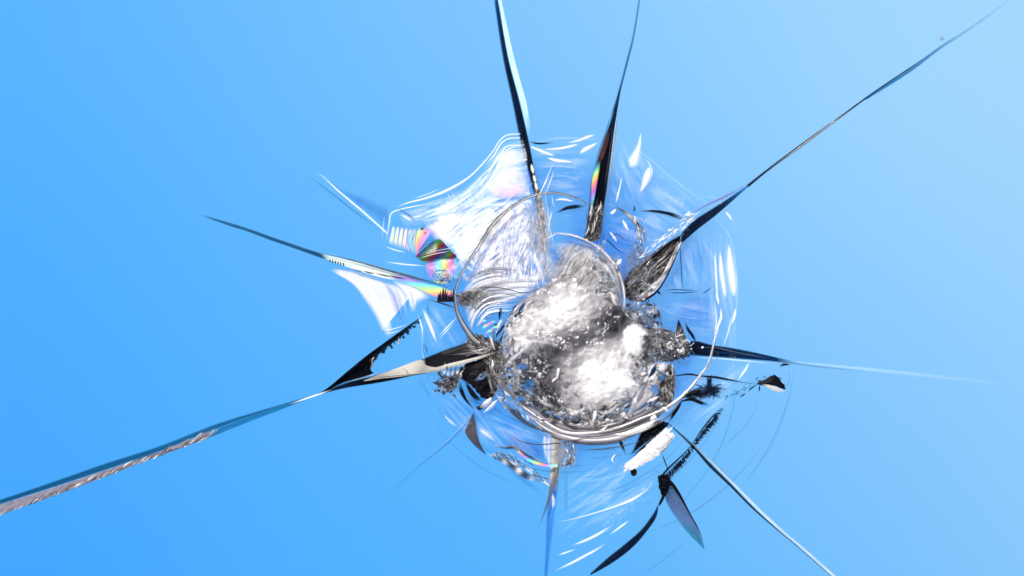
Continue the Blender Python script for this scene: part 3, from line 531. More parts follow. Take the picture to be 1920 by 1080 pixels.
# ---------------------------------------------------------------- upper right glints, painted as white strands
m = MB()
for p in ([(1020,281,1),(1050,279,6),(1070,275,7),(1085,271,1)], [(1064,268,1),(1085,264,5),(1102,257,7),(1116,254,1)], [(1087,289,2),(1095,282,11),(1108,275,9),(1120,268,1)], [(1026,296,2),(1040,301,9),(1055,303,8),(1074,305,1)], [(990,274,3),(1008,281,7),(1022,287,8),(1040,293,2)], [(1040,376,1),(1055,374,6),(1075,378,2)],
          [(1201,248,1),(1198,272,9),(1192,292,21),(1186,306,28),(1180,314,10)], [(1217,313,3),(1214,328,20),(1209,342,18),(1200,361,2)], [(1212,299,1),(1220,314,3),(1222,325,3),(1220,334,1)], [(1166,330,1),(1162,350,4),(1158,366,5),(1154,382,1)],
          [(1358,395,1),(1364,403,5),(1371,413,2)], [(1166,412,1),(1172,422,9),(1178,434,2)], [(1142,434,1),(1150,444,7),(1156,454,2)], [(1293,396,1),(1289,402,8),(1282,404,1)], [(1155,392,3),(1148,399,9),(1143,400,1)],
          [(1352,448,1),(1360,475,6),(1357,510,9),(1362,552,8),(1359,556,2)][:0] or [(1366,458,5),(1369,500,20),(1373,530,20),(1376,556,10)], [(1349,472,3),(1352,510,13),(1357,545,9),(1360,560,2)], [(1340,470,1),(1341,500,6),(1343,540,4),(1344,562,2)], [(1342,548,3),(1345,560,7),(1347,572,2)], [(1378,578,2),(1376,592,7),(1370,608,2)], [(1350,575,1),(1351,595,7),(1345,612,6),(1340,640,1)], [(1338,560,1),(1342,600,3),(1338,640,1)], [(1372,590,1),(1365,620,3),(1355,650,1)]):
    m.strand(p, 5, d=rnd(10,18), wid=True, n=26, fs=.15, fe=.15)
part(m, 'painted_glint', M_['white'], 'scattered glints painted white on the rim of the chip')
m = MB()
for i in range(60):
    t = random.random(); x = 1232+52*t; y = 345+22*t+rnd(-4,14); m.strand([(x,y),(x-rnd(3,9),y+rnd(8,20))], rnd(1,2), d=14, n=6, fade=rnd(.3,.8))
for i in range(90):
    x = rnd(1210,1290); y = rnd(425,480); m.strand([(x,y),(x+rnd(10,30),y+rnd(6,16))], rnd(.8,2), d=14, n=6, fade=rnd(.1,.6)) if x+y<1730 else None
for i in range(40):
    x = rnd(1300,1372); y = rnd(440,640); m.strand([(x,y),(x+rnd(0,5),y+rnd(12,30)),(x+rnd(-2,5),y+rnd(35,60))], rnd(1,3), d=14, n=8, fade=rnd(.15,.5))
for i in range(50):
    x = rnd(1040,1110); y = rnd(300,470); m.strand([(x,y),(x+rnd(-10,20),y+rnd(-10,20))], rnd(.8,2.5), d=14, n=6, fade=rnd(.15,.6))
for i in range(70):
    x = rnd(1130,1215); y = rnd(395,500); m.strand([(x,y),(x+rnd(-5,15),y+rnd(-3,20))], rnd(.8,2.8), d=14, n=6, fade=rnd(.15,.6))
part(m, 'hackle_mark', M_['haze'], 'faint hackle marks right of the upward cracks')
m = MB()
for p in ([(1040,401,2),(1061,391,7),(1078,388,8),(1098,386,4)], [(1194,397,1),(1221,396,5),(1249,400,7),(1270,407,8),(1284,414,3)], [(1187,384,1),(1189,392,3),(1186,398,4)], [(1283,602,1),(1289,617,6),(1298,630,6),(1305,645,3)], [(1208,562,2),(1216,575,8),(1222,592,2)], [(1212,570,4),(1220,572,4),(1224,575,1)], [(1229,544,1),(1235,549,5),(1239,552,1)], [(990,266,2),(1010,270,4),(1040,268,1)]):
    m.strand(p, 5, d=16, wid=True, n=24, tone=.15)
for p in ([(1125,441),(1140,452),(1155,466),(1172,478)], [(1240,545),(1268,543),(1310,546)], [(1245,549),(1280,549),(1312,547)], [(1313,552),(1325,545),(1337,536)], [(1272,430),(1275,480),(1280,560)], [(1140,448),(1155,440),(1175,452)]):
    m.strand(p, 1.8, d=16, n=20, tone=.3)
part(m, 'dark_sliver', [M_['navy']], 'dark slivers scattered over the right of the chip')
m = MB()
m.strand([(1134,381,3),(1151,388,4),(1172,399,7),(1186,412,9),(1195,424,10),(1198,440,7),(1200,457,6),(1205,478,16)], 5, d=20, wid=True, n=50, toneu=lambda t:.5+.25*math.sin(t*20))
m.strand([(1196,418,4),(1204,430,5),(1207,446,3),(1213,462,1)], 5, d=24, wid=True, n=30, tone=.45)
m.strand([(1168,455,1),(1185,456,3),(1196,466,5),(1204,480,6)], 5, d=24, wid=True, n=30, tone=.5)
for i in range(40):
    x, y = 1198+random.gauss(0,6), rnd(405,480); m.strand([(x,y),(x+rnd(-6,6),y+rnd(4,14))], rnd(1,3), d=28, n=5, tone=random.random())
part(m, 'twisted_rib', M_['ribg'], 'twisted grey brown rib right of the rainbow crack')

# ---------------------------------------------------------------- rings
def tube(m, pts, r, d, n=80, k=8):
    c = spl(pts, n); rows = []
    for i in range(n):
        a = c[max(0, i-1)]; b_ = c[min(n-1, i+1)]; dx, dy = b_[0]-a[0], b_[1]-a[1]; l = math.hypot(dx, dy)
        rr = (c[i][2] if len(c[i]) > 2 else r); rows.append([m.vert(c[i][0]-dy/l*rr*math.cos(q), c[i][1]+dx/l*rr*math.cos(q), d+rr*math.sin(q), (i*.06, j/k), 1, 1, .5+.45*math.cos(q+.6)) for j, q in enumerate([6.2832*j/k for j in range(k)])])
        rows[-1].append(rows[-1][0])
    m.grid(rows)
def ring(pts, d, tones, label, sc=1.0, wk=1.55):
    """glassy rib: a wedge of three bands at stepped depths"""
    m = MB(); c = spl(pts, 60)
    for off, wf, t_, dd in tones:  # dark edges and pale centre painted in for a glassy look
        q = []
        for i, p in enumerate(c):
            a_ = c[max(0, i-1)]; b_ = c[min(59, i+1)]; dx, dy = b_[0]-a_[0], b_[1]-a_[1]; l = math.hypot(dx, dy) or 1
            q.append((p[0]-dy/l*p[2]*off, p[1]+dx/l*p[2]*off, p[2]*wf*wk))
        ph = random.random()*6
        m.strand(q[::3]+[q[-1]], 3, d=d+dd, wid=True, n=160, fs=.03, fe=.03, toneu=lambda t, t_=t_, ph=ph: t_+.12*math.sin(t*17+ph)+.06*math.sin(t*41+ph))
    part(m, 'ring_crack', M_['ribg'], label)
ring([(1104,388,1),(1090,378,1.5),(1072,370,2),(1040,363,2),(1019,364,2.2),(987,373,2.6),(951,396,3.4),(921,426,3.8),(897,465,3.4),(875,498,2.4),(858,534,2.3),(854,560,3),(860,589,4.2),(871,611,5.5),(886,632,6.5),(899,643,5)], 42, [(0,1.0,.5,0),(.75,.38,.12,3),(-.8,.35,.2,3),(-.25,.3,.85,5)], 'round grey ring crack left of the centre')
ring([(1035,439,.6),(1045,439,1.5),(1073,443,2.4),(1105,456,3),(1131,475,3.6),(1152,501,4),(1164,531,4),(1168,558,3.2),(1167,575,1)], 60, [(0,1.1,.6,0),(.8,.4,.3,3),(-.1,.6,1.0,5)], 'bright arc capping the crushed core')
ring([(1333,605,.5),(1338,622,1.2),(1333,651,2.2),(1325,679,2.5),(1310,702,3),(1289,728,3.2),(1264,751,4),(1236,768,3.8),(1204,781,4),(1161,798,3),(1120,808,1)], 50, [(0,1.0,.75,0),(.3,.5,.98,4),(-.8,.3,.4,3)], 'long beige arc on the lower right of the chip')

# ---------------------------------------------------------------- curved ribs left of the core
m = MB()
m.sheet([(862,548),(885,528),(925,512),(985,508),(1040,515)], [(884,628),(892,600),(910,582),(940,572),(975,562)], 16, 24, nu=50, nv=40, bulge=4, tone=lambda t,k:.72+.26*math.sin(k*30+t*3)+.1*math.sin(k*71), fs=.12, fe=.15)
part(m, 'curved_rib', fmat('rippled_face', [(0,(.12,.12,.13)),(.5,(.42,.41,.42)),(1,(.92,.91,.92))], amp=.3, ns=(2,22), det=7, rough=.3, soft=2, a=(.45,1), ath=(.35,.55), bump=.3), 'rippled grey white face left of the core')
m = MB()
for i in range(26):
    t = i/25; y0 = 505+t*95; x0 = 865+t*30+rnd(-3,3)
    m.strand([(x0,y0+18),(x0+25,y0+2-12*t),(x0+60,y0-8-t*6),(x0+rnd(85,120)-t*45,y0-2-t*14)], rnd(1.5,4.5), d=28+i*.5, n=20, tone=random.choice((.3,.45,.6,.9,1)), fade=rnd(.4,.9), fs=.25)
part(m, 'curved_rib', M_['ribg'], 'stack of curved grey ribs left of the core')
m = MB(); m.strand([(860,560,3),(880,545,4),(905,539,4),(940,540,3),(982,549,2),(1005,543,2),(1030,528,3),(1040,522,1)], 3, d=46, wid=True, n=50, tone=.2)
m.strand([(982,549),(970,570),(952,594),(940,620),(936,650)], 2, d=46, n=30, tone=.2)
part(m, 'dark_sliver', M_['ribg'])
m = MB(); m.patch([(855,552),(880,545),(915,550),(905,562),(880,572),(862,572)], d=28, bulge=6, rel=5, rs=.08, tone=.3, jag=.15, rings=12)
m.patch([(866,640),(890,625),(940,645),(950,690),(925,700),(900,670)], d=22, bulge=6, rel=6, rs=.06, tone=.45, jag=.15, rings=14, rot=.6)
part(m, 'rough_chip', M_['grey'])
m = MB()
for cx, cy, q in ((905,604,0),(912,612,.3),(922,606,.6),(918,622,.8),(928,615,.1)): m.strand([(cx-9,cy+5),(cx,cy-2),(cx+9,cy-4)], 6, d=52, n=10, toneu=lambda t,q=q:q+t*.8)
part(m, 'rainbow_film', M_['irid'], 'tiny rainbow flecks left of the core')

# ---------------------------------------------------------------- crushed core
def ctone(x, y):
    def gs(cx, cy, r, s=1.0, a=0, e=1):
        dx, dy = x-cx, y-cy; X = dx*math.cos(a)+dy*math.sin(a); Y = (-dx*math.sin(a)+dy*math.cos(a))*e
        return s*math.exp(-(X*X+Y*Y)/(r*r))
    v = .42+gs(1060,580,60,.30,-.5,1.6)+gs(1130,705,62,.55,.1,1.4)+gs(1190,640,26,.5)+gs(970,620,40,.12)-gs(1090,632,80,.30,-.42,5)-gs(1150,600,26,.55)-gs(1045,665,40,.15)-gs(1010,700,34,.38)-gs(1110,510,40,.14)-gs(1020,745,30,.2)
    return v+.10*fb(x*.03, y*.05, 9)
m = MB()
m.patch([(930,640),(960,580),(1000,540),(1060,470),(1110,462),(1150,490),(1172,560),(1215,580),(1245,640),(1262,700),(1245,765),(1170,812),(1060,822),(985,795),(935,745),(915,690)], d=20, bulge=8, rel=6, rs=.04, rings=30, seg=120, rot=-.4, tone=.5, ew=.3)
part(m, 'smoky_bed', M_['smoke'], 'smoky grey glass around the core')
m = MB()
for px_, py_, rx, ry, ro, tt in ((1020,735,60,40,.5,.4),(1200,590,45,35,-.6,.4),(1240,640,50,30,.2,.5),(950,700,35,50,.9,.4),(1230,720,40,50,-.9,.6),(1110,775,90,25,0,.7),(1195,500,35,45,-1,.4),(1010,430,30,70,1.4,.7),(1085,485,60,30,.3,.7),(900,560,45,30,.3,.4),(1060,845,25,45,1.3,.5),(1150,520,22,60,1.2,.7)):
    m.patch([(px_+rx*math.cos(a_)*rnd(.75,1.15), py_+ry*math.sin(a_)*rnd(.75,1.15)) for a_ in [6.283*k/10 for k in range(10)]], d=rnd(24,30), bulge=6, rel=10, rs=.05, rings=16, seg=60, rot=ro, tone=tt, ew=.5)
part(m, 'glassy_swirl', M_['swirl'], 'mirror bright swirls of broken glass around the core')
m = MB()
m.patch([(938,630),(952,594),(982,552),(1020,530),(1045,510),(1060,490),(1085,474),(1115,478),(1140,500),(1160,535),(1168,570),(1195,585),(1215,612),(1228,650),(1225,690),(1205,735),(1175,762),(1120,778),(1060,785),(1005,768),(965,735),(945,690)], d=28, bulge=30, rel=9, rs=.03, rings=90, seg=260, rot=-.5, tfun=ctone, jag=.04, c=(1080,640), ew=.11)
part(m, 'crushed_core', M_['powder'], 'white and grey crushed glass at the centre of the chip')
m = MB()
for i in range(70):
    a = random.random()*6.28; r = random.random()**.5; x = 1080+115*r*math.cos(a)*1.05; y = 640+120*r*math.sin(a)*.95
    an = -.5+random.gauss(0,.45); l = rnd(5,20); up = y < 620
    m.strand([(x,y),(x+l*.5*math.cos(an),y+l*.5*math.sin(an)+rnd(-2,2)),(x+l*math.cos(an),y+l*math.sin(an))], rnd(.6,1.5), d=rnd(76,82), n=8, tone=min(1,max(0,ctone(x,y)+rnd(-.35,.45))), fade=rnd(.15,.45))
part(m, 'fine_splinter', M_['ribg'], 'fine splinters lying over the crushed core')
m = MB()
for i in range(520):
    z = random.random()
    if z < .42: x, y = 1018+random.gauss(0,24), 722+random.gauss(0,26)
    elif z < .62: x, y = 1100+random.gauss(0,55), 772+random.gauss(0,8)
    elif z < .74: x, y = 1200+random.gauss(0,14), 640+random.gauss(0,26)
    elif z < .84: x, y = 1225+random.gauss(0,14), 720+random.gauss(0,26)
    elif z < .92: x, y = 1190+random.gauss(0,12), 590+random.gauss(0,10)
    else: x, y = 955+random.gauss(0,12), 690+random.gauss(0,26)
    m.shard(x, y, rnd(40,60) if z > .42 else rnd(38,54), rnd(2,9)*random.random()**.6, m=random.choice((0,0,1,2,3,3,3)), flat=.8)
o = part(m, 'glass_crumb', [M_['facet'], M_['facetd'], M_['white'], M_['glass']], 'sharp crumbs of broken glass round the core', smooth=False); o['kind'] = 'stuff'
m = MB()
for i in range(90):
    a = random.random()*6.28; k = random.random()
    if k < .45: x, y = 1080+118*math.cos(a), 665+112*abs(math.sin(a))
    elif k < .65: x, y = 1140+random.gauss(0,14), 510+random.gauss(0,26)
    elif k < .85: x, y = 1215+random.gauss(0,22), 640+random.gauss(0,45)
    else: x, y = 960+random.gauss(0,22), 670+random.gauss(0,34)
    m.shard(x+rnd(-8,8), y+rnd(-8,8), rnd(50,66), rnd(4,13), flat=.45)
o = part(m, 'clear_chip', M_['glass'], 'clear sharp chips of glass round the core', smooth=False); o['kind'] = 'stuff'
m = MB()
for p in ([(1090,478,1),(1120,490,3),(1142,512,4),(1156,545,2)],[(1085,500,1),(1110,508,2),(1130,530,2)],[(1120,470,1),(1148,505,3),(1160,550,2)],[(1060,500,1),(1075,480,3),(1100,468,1)],[(1130,560,1),(1142,548,6),(1150,568,8),(1162,572,2)],[(1000,640,1),(1040,615,4),(1075,590,6),(1120,578,2)],[(960,660,1),(985,640,5),(1020,640,3),(1050,650,1)],[(940,690,1),(962,670,5),(985,650,4),(1000,640,1)],[(1130,690,1),(1142,665,4),(1150,640,1)],[(1055,760,2),(1080,768,5),(1105,758,2)],[(1110,765,2),(1135,770,5),(1160,752,3)],[(1000,735,1),(1018,752,5),(1040,760,2)]):
    m.strand(p, 4, d=80, n=30, wid=True, fade=.8, m=0)
for p in ([(1092,484,1),(1118,498,2),(1136,520,3),(1148,548,1)],[(1125,480,1),(1146,508,2),(1158,540,1)],[(1085,545,1),(1088,528,2),(1096,515,1)],[(1105,535,1),(1112,548,2),(1120,552,1)],[(1150,590,2),(1135,610,9),(1110,625,6),(1080,632,1)],[(1166,575,1),(1158,600,9),(1162,625,6),(1170,640,1)],[(995,700,1),(1008,720,6),(1020,745,5),(1035,758,1)],[(1030,690,1),(1015,700,4),(1008,712,1)],[(1150,758,2),(1158,752,8),(1163,764,2)],[(1185,700,1),(1180,730,3),(1165,760,3),(1150,772,1)]):
    m.strand(p, 4, d=83, n=30, wid=True, fade=.85, m=1, tone=.05)
part(m, 'core_facet', [M_['white'], M_['smoke']], 'bright and dark curved facets within the crushed core')
m = MB()
m.patch([(1165,615),(1185,605),(1208,618),(1218,645),(1205,668),(1180,665),(1166,645)], d=66, bulge=18, rel=4, rs=.05, rings=24, seg=70, tfun=lambda x,y: .95-.03*max(0,x-1182)*(1 if y>628 else .5), jag=.1, ew=.3)
part(m, 'bright_blister', fmat('blister_white', [(0,(.01,.01,.015)),(.35,(.12,.12,.13)),(.5,(.6,.6,.62)),(.66,W)], amp=1.3, ns=(16,16), det=7, rough=.2, soft=1.8, bump=.3, transl=.05, dist=1), 'brilliant white blister on the right of the core')
m = MB(); m.patch([(1242,690),(1258,680),(1264,706),(1262,740),(1248,765),(1231,758),(1232,728)], d=36, bulge=8, rel=6, rs=.06, rings=16, tone=.5, rot=1.4, ew=.1)
part(m, 'rough_chip', M_['grey'], 'grey pillar shaped chip right of the core')

m = MB(); m.patch([(1196,688),(1222,678),(1250,680),(1240,705),(1228,732),(1205,758),(1178,772),(1186,735)], d=44, bulge=5, rel=3, rs=.04, rings=16, tone=.72, rot=-.9, ew=.25)
m.patch([(940,700),(962,712),(985,740),(1000,762),(985,768),(960,745),(945,725)], d=36, bulge=4, rings=12, tone=.5, rot=.9, ew=.3)
part(m, 'smooth_face', M_['band'], 'smooth pale lilac faces beside the core')
m = MB()
for x_, y_, rx, ry in ((980,686,12,8),(992,722,16,12),(975,745,12,7),(1225,728,10,16),(1040,478,16,20),(1238,705,6,10)): m.patch([(x_+rx*math.cos(a_)*rnd(.8,1.2), y_+ry*math.sin(a_)*rnd(.8,1.2)) for a_ in [6.283*k/8 for k in range(8)]], d=62, rings=8, seg=40, tone=.8, ew=.8)  # sky showing through is painted as blue patches over the core
part(m, 'painted_sky_gap', fmat('painted_sky_blue', [(0,(.01,.08,.35)),(1,(.05,.3,.8))], amp=.8, ns=(12,12), a=(.2,.95), soft=1.2, transl=.5, spec=.1), 'blue patches painted as sky seen through gaps in the crushed glass')
m = MB(); m.patch([(1000,520),(1010,480),(1035,455),(1075,448),(1115,462),(1150,500),(1164,550),(1150,580),(1100,560),(1050,540)], d=30, bulge=14, rel=5, rs=.04, rings=24, seg=90, rot=-1, tone=.6, ew=.35)
m.patch([(1090,470),(1120,470),(1148,498),(1162,535),(1162,572),(1140,560),(1120,520)], d=40, bulge=10, rel=5, rs=.05, rings=18, seg=70, rot=1, tone=.75, ew=.4)
part(m, 'smoky_bed', M_['smoke'], 'smoky translucent top of the core under the bright arc')
m = MB()
for i in range(230):
    a = rnd(-.9, 3.9); q = random.random()
    if 2.9 < a < 3.9 and q < .4: continue
    rr = 122+rnd(0,42) if a < 2.6 else 118+rnd(0,30)
    cx, cy = 1082+rr*1.12*math.cos(a), 655+rr*.95*math.sin(a); ta = a+1.57+rnd(-.45,.45); l = rnd(8,34); w_ = rnd(2,9)
    if (cx > 1240 and cy < 690) or cy < 560: continue
    kx, ky = math.cos(ta), math.sin(ta); bow = rnd(0,3)
    m.strand([(cx-kx*l/2,cy-ky*l/2,.5),(cx+bow*math.cos(a),cy+bow*math.sin(a),w_),(cx+kx*l/2,cy+ky*l/2,.5)], 4, d=rnd(24,48), n=10, wid=True, ridge=.6, tone=random.choice((0,0,.1,.3,.5,.7,1)), m=random.choice((0,0,0,1,2,3)), fs=.1, fe=.1)
part(m, 'rim_shard', [M_['ribg'], M_['navy'], M_['swirl'], M_['white']], 'dark wet looking slivers of glass round the rim of the core')
# ---------------------------------------------------------------- layered bands below the core
m = MB()
up = [(965,740),(1000,765),(1050,785),(1110,786),(1170,775),(1215,752),(1240,715)]
lo = [(975,765),(1010,795),(1060,822),(1130,828),(1200,808),(1255,775),(1285,735)]
U = spl(up, 20); Lw = spl(lo, 20)
for i in range(36):
    k = i/35; pts = [(a[0]+(b_[0]-a[0])*k, a[1]+(b_[1]-a[1])*k) for a, b_ in zip(U, Lw)]
    s0 = random.randint(0, 8); e0 = random.randint(15, 20)
    m.strand([(x_+rnd(-2.5,2.5),y_+rnd(-2.5,2.5)) for x_,y_ in pts[s0:e0][::3]], rnd(2.5,9), d=26+10*math.sin(k*3)+rnd(0,8), n=40, tone=random.choice((.1,.3,.45,.5,.55,.6,.65,.95)), fs=.1, fe=.15)
part(m, 'layered_band', M_['band'], 'layered grey and white bands under the core')
m = MB()
m.sheet([(1000,760),(1060,785),(1130,784),(1200,765),(1240,735)], [(1005,785),(1060,815),(1130,822),(1200,803),(1262,762)], 22, 30, nu=60, nv=20, tone=lambda t,k:.5+.25*math.sin(k*14), rel=4)
part(m, 'layered_band', M_['band'])
m = MB()
for p, t_ in (([(930,745,3),(955,765,9),(985,790,10),(1020,806,6),(1050,812,2)],.15), ([(925,730,2),(945,758,5),(975,783,5),(1010,800,3)],.85), ([(945,700,2),(960,715,6),(985,735,7),(1005,760,4)],.6), ([(915,690,2),(935,705,6),(960,740,5),(990,760,3)],.45), ([(944,800,1),(960,816,2),(982,827,3),(1016,831,3),(1060,827,3),(1092,820,2),(1139,811,1)],.1), ([(1050,818,2),(1100,830,4),(1150,828,5),(1190,818,2)],.05), ([(1085,842,1),(1120,840,3),(1160,835,3),(1200,825,2)],.05), ([(1140,812,2),(1170,812,9),(1205,800,14),(1235,785,8)],1)):
    m.strand(p, 4, d=40, wid=True, n=50, tone=t_)
part(m, 'curved_rib', M_['ribg'], 'curved dark and pale ribs under the core')
# lower left chaotic rim
m = MB()
m.strand([(912,850,3),(934,858,8),(960,872,14),(982,888,16),(1004,898,8),(1020,902,2)], 5, d=20, wid=True, n=50, toneu=lambda t:.45+.4*math.sin(t*25))
m.strand([(918,830,2),(944,838,6),(966,838,9),(988,852,6),(1016,866,6),(1036,870,3)], 5, d=24, wid=True, n=50, toneu=lambda t:.3+.3*math.sin(t*18))
m.strand([(1045,870,3),(1062,868,9),(1075,858,8),(1078,848,3)], 5, d=30, wid=True, n=20, tone=.3)
for i in range(90):
    t = random.random(); x = 920+100*t; y = 848+52*t+random.gauss(0,5)-10*math.sin(t*3.1); m.strand([(x,y),(x+rnd(6,16),y+rnd(2,12))], rnd(1,3.5), d=rnd(26,34), n=6, tone=random.choice((0,.2,.6,1)), fade=rnd(.6,1))
for i in range(40):
    x = 1066+random.gauss(0,6); y = rnd(800,866); m.strand([(x,y),(x+rnd(-3,3),y+rnd(5,14))], rnd(1,3), d=34, n=5, tone=random.choice((0,.3,1)))
part(m, 'ragged_rim', M_['ribg'], 'ragged grey rim at the bottom left of the chip')
m = MB(); m.sheet([(972,842),(990,856),(1016,866),(1045,868)], [(970,846),(988,861),(1015,872),(1044,874)], 38, 40, nu=30, tone=lambda t,k:1.2*t+.2*k)
part(m, 'rainbow_film', M_['irid'])
m = MB(); m.strand([(940,865,4),(975,895,14),(1010,920,12),(1025,935,4)], 8, d=10, wid=True, n=30, fe=.5)
m.patch([(950,810),(1020,835),(1022,866),(985,850),(940,832)], d=10, rings=10)
part(m, 'blue_band', M_['bluel'])
m = MB()
for p in ([(896,802,3),(910,812,14),(928,826,4)], [(880,790,1),(890,800,3),(897,806,1)], [(1024,800,6),(1022,830,12),(1024,862,4)], [(830,775,1),(845,790,7),(858,800,2)]): m.strand(p, 6, d=16, wid=True, n=20, fade=.9)
part(m, 'painted_bloom', M_['wsoft'])

# ---------------------------------------------------------------- black mass on the left, loops and chips
m = MB()
m.patch([(870,682),(895,672),(920,665),(930,686),(934,710),(930,738),(918,750),(900,742),(884,722),(868,712),(860,695)], d=22, bulge=3, rel=2, rs=.05, jag=.1, rings=16, tone=.0, ew=.2)
for p in ([(862,712,3),(866,732,8),(876,752,4),(892,766,2)], [(872,712,5),(884,735,8),(896,752,6)], [(880,722,4),(892,742,7),(905,752,4)], [(892,760,2),(900,764,9),(908,756,4)]): m.strand(p, 6, d=26, wid=True, n=20, tone=.1)
part(m, 'dark_void', M_['black'], 'black void left of the core')
m = MB()
for i in range(5):
    x = 834+i*8; m.strand([(x,678),(x+5,690),(x-1,700),(x+5,715+rnd(-5,5))], 5, d=40, n=20, toneu=lambda t:.55+.45*math.sin(t*14), ridge=1)
for i in range(60): m.strand([(rnd(905,945),rnd(665,740)) for _ in (0,)]+[(rnd(915,940),rnd(680,750))], 1.3, d=40, n=6, tone=.5, fade=.6) if i < 14 else None
m.strand([(912,690),(918,712),(925,740)], 4, d=42, tone=.6); m.strand([(919,676),(921,700),(919,725)], 3, d=42, tone=.5)
m.strand([(900,764,4),(912,756,13),(924,744,6)], 8, d=34, wid=True, n=12, tone=.7)
m.strand([(905,775,2),(922,760,8),(934,748,4)], 8, d=30, wid=True, n=12, tone=.9, fade=.6)
part(m, 'shiny_loop', M_['ribg'], 'row of shiny curled ribs over the dark crack head')
m = MB()
m.patch([(822,722),(832,708),(850,700),(866,704),(858,722),(846,734),(830,732)], d=18, rings=8, jag=.3, tone=.15, m=1)
for i in range(70): m.shard(838+random.gauss(0,9), 718+random.gauss(0,9), rnd(24,32), rnd(1.5,4.5), m=random.choice((0,0,1)))
part(m, 'glass_crumb', [M_['facetd'], M_['facet']], 'dark crumbs under the curled ribs', smooth=False)
m = MB()
for k in range(5): m.strand([(858+k*6,716+k*3),(866+k*7,740+k*3),(884+k*7,762)], 3, d=22, n=16, fade=.8)
for p in ([(782,704),(790,722),(806,742)], [(815,752),(828,775),(850,800)], [(780,690),(800,730),(812,760)]): m.strand(p, 2, d=16, n=16, fade=.7)
part(m, 'blue_line', M_['bline'])

# ---------------------------------------------------------------- lower right: feather, leaf, crescent, arcs
m = MB()
m.patch([(1249,800),(1258,806),(1265,815),(1250,834),(1234,852),(1212,866),(1190,877),(1170,881),(1167,872),(1184,858),(1202,842),(1222,822)], d=28, bulge=6, rel=3, rs=.05, rings=18, seg=110, rot=.55, jag=.16, ew=.1, tfun=lambda x,y: .52-.6*max(0,(x+y-2088)/30)*(x>1225))
for i in range(8):
    t = random.random(); x = 1225-55*t+rnd(-4,4); y = 838+34*t+rnd(-6,4); l = rnd(4,9); m.strand([(x,y),(x+l*.35,y+l)], rnd(.8,2), d=36, n=5, tone=rnd(.6,1), m=1, fade=rnd(.4,1))
m.strand([(1262,813,2),(1252,828,5),(1240,844,4),(1230,852,1)], 4, d=38, wid=True, tone=.2, m=1, n=20)
m.strand([(1258,820,1),(1246,836,2),(1234,848,1)], 4, d=40, wid=True, tone=.9, m=1, n=20)
part(m, 'white_feather', [fmat('feather_white', [(0,(.1,.05,.07)),(.3,(.6,.5,.5)),(.5,(.85,.8,.78)),(.8,W)], amp=.9, ns=(3,22), det=6, soft=2, bump=.2, dist=1.2), M_['ribg']], 'bright white feathered chip below the core')
m = MB()
m.sheet([(1200,808),(1233,787),(1251,792)], [(1178,855),(1215,826),(1252,797)], 18, 24, nu=30, nv=12, tone=lambda t,k:.1, rel=8, rs=.1, fs=.1)
m.strand([(1250,795,6),(1225,822,8),(1200,842,5),(1180,858,2)], 5, d=22, wid=True, n=20, tone=.1)
m.strand([(1252,792,3),(1262,775,7),(1272,760,6),(1280,745,3)], 5, d=22, wid=True, n=20, tone=.1)
m.strand([(1155,806,6),(1163,828,7),(1172,850,3)], 5, d=22, wid=True, n=16, tone=.2)
m.patch([(1181,880),(1188,875),(1194,884),(1190,892),(1183,890)], d=16, rings=5, seg=16, tone=.3)
part(m, 'dark_block', M_['black'], 'black block above the white feathered chip')
m = MB()
sp_ = spl([(1349,768,.5),(1340,776,3),(1332,787,6),(1315,808,5),(1298,832,3),(1285,848,4),(1274,860,6),(1252,882,8),(1240,897,8)], 70)
m.strand([(p[0]-p[2]*.3, p[1]-p[2]*.3, p[2]*.55) for p in sp_[::5]], 4, d=18, wid=True, n=70, tone=.1, fs=.05, fe=0)
for i, p in enumerate(sp_):
    for _ in range(6):
        if i < 6 and random.random() < .5: continue
        a = rnd(-.2,.5) if p[1] < 832 else rnd(.5,1.5); l = rnd(3,7)+p[2]*rnd(.6,1.5); x, y = p[0]+rnd(-2,2), p[1]+rnd(-2,2)
        m.strand([(x,y),(x+l*.6*math.cos(a),y+l*.6*math.sin(a)-1),(x+l*math.cos(a),y+l*math.sin(a))], rnd(1,2), d=20, n=5, tone=.1)
for i in range(30):
    t = random.random(); x = 1352+60*t+rnd(-4,4); y = 752-34*t+rnd(-5,5); l = rnd(3,10)*(1-.4*t); m.strand([(x,y),(x+l*.8,y-l*.7)], rnd(.8,1.8), d=18, n=4, tone=.2)
part(m, 'feathered_crack', M_['navy'], 'dark comb toothed curved crack crossing the lower right crack')
m = MB()
for cx, cy, rx, ry in ((1326,730,20,15),(1340,735,16,12),(1318,742,16,8),(1328,718,7,14),(1296,741,18,8)):
    m.patch([(cx+rx*math.cos(a_)*rnd(.7,1.3), cy+ry*math.sin(a_)*rnd(.7,1.3)) for a_ in [6.283*k/9 for k in range(9)]], d=rnd(10,18), rings=12, seg=60, tone=.1, jag=.35, ew=.7, m=1)
for i in range(46):
    a = random.random()*6.28; l = rnd(8,26); cx, cy = 1330+random.gauss(0,12), 733+random.gauss(0,6)
    m.strand([(cx,cy,rnd(2,5)),(cx+l*.5*math.cos(a),cy+l*.3*math.sin(a)+rnd(-2,2),rnd(1.5,4)),(cx+l*math.cos(a),cy+l*.6*math.sin(a),.5)], 4, d=rnd(8,16), wid=True, n=8, tone=.2, fs=0, fe=.4, m=1, fade=rnd(.5,1))
for p in ([(1278,745,2),(1290,738,9),(1310,735,12),(1325,735,6)], [(1275,752,2),(1295,748,7),(1315,755,7),(1330,759,2)], [(1264,704,2),(1280,702,3),(1293,701,4),(1310,704,3),(1342,707,5),(1374,713,3),(1396,717,2),(1417,719,3)], [(1326,732,4),(1330,712,3),(1334,698,.6)]): m.strand(p, 4, d=20, wid=True, n=40, tone=.15, fs=.05)
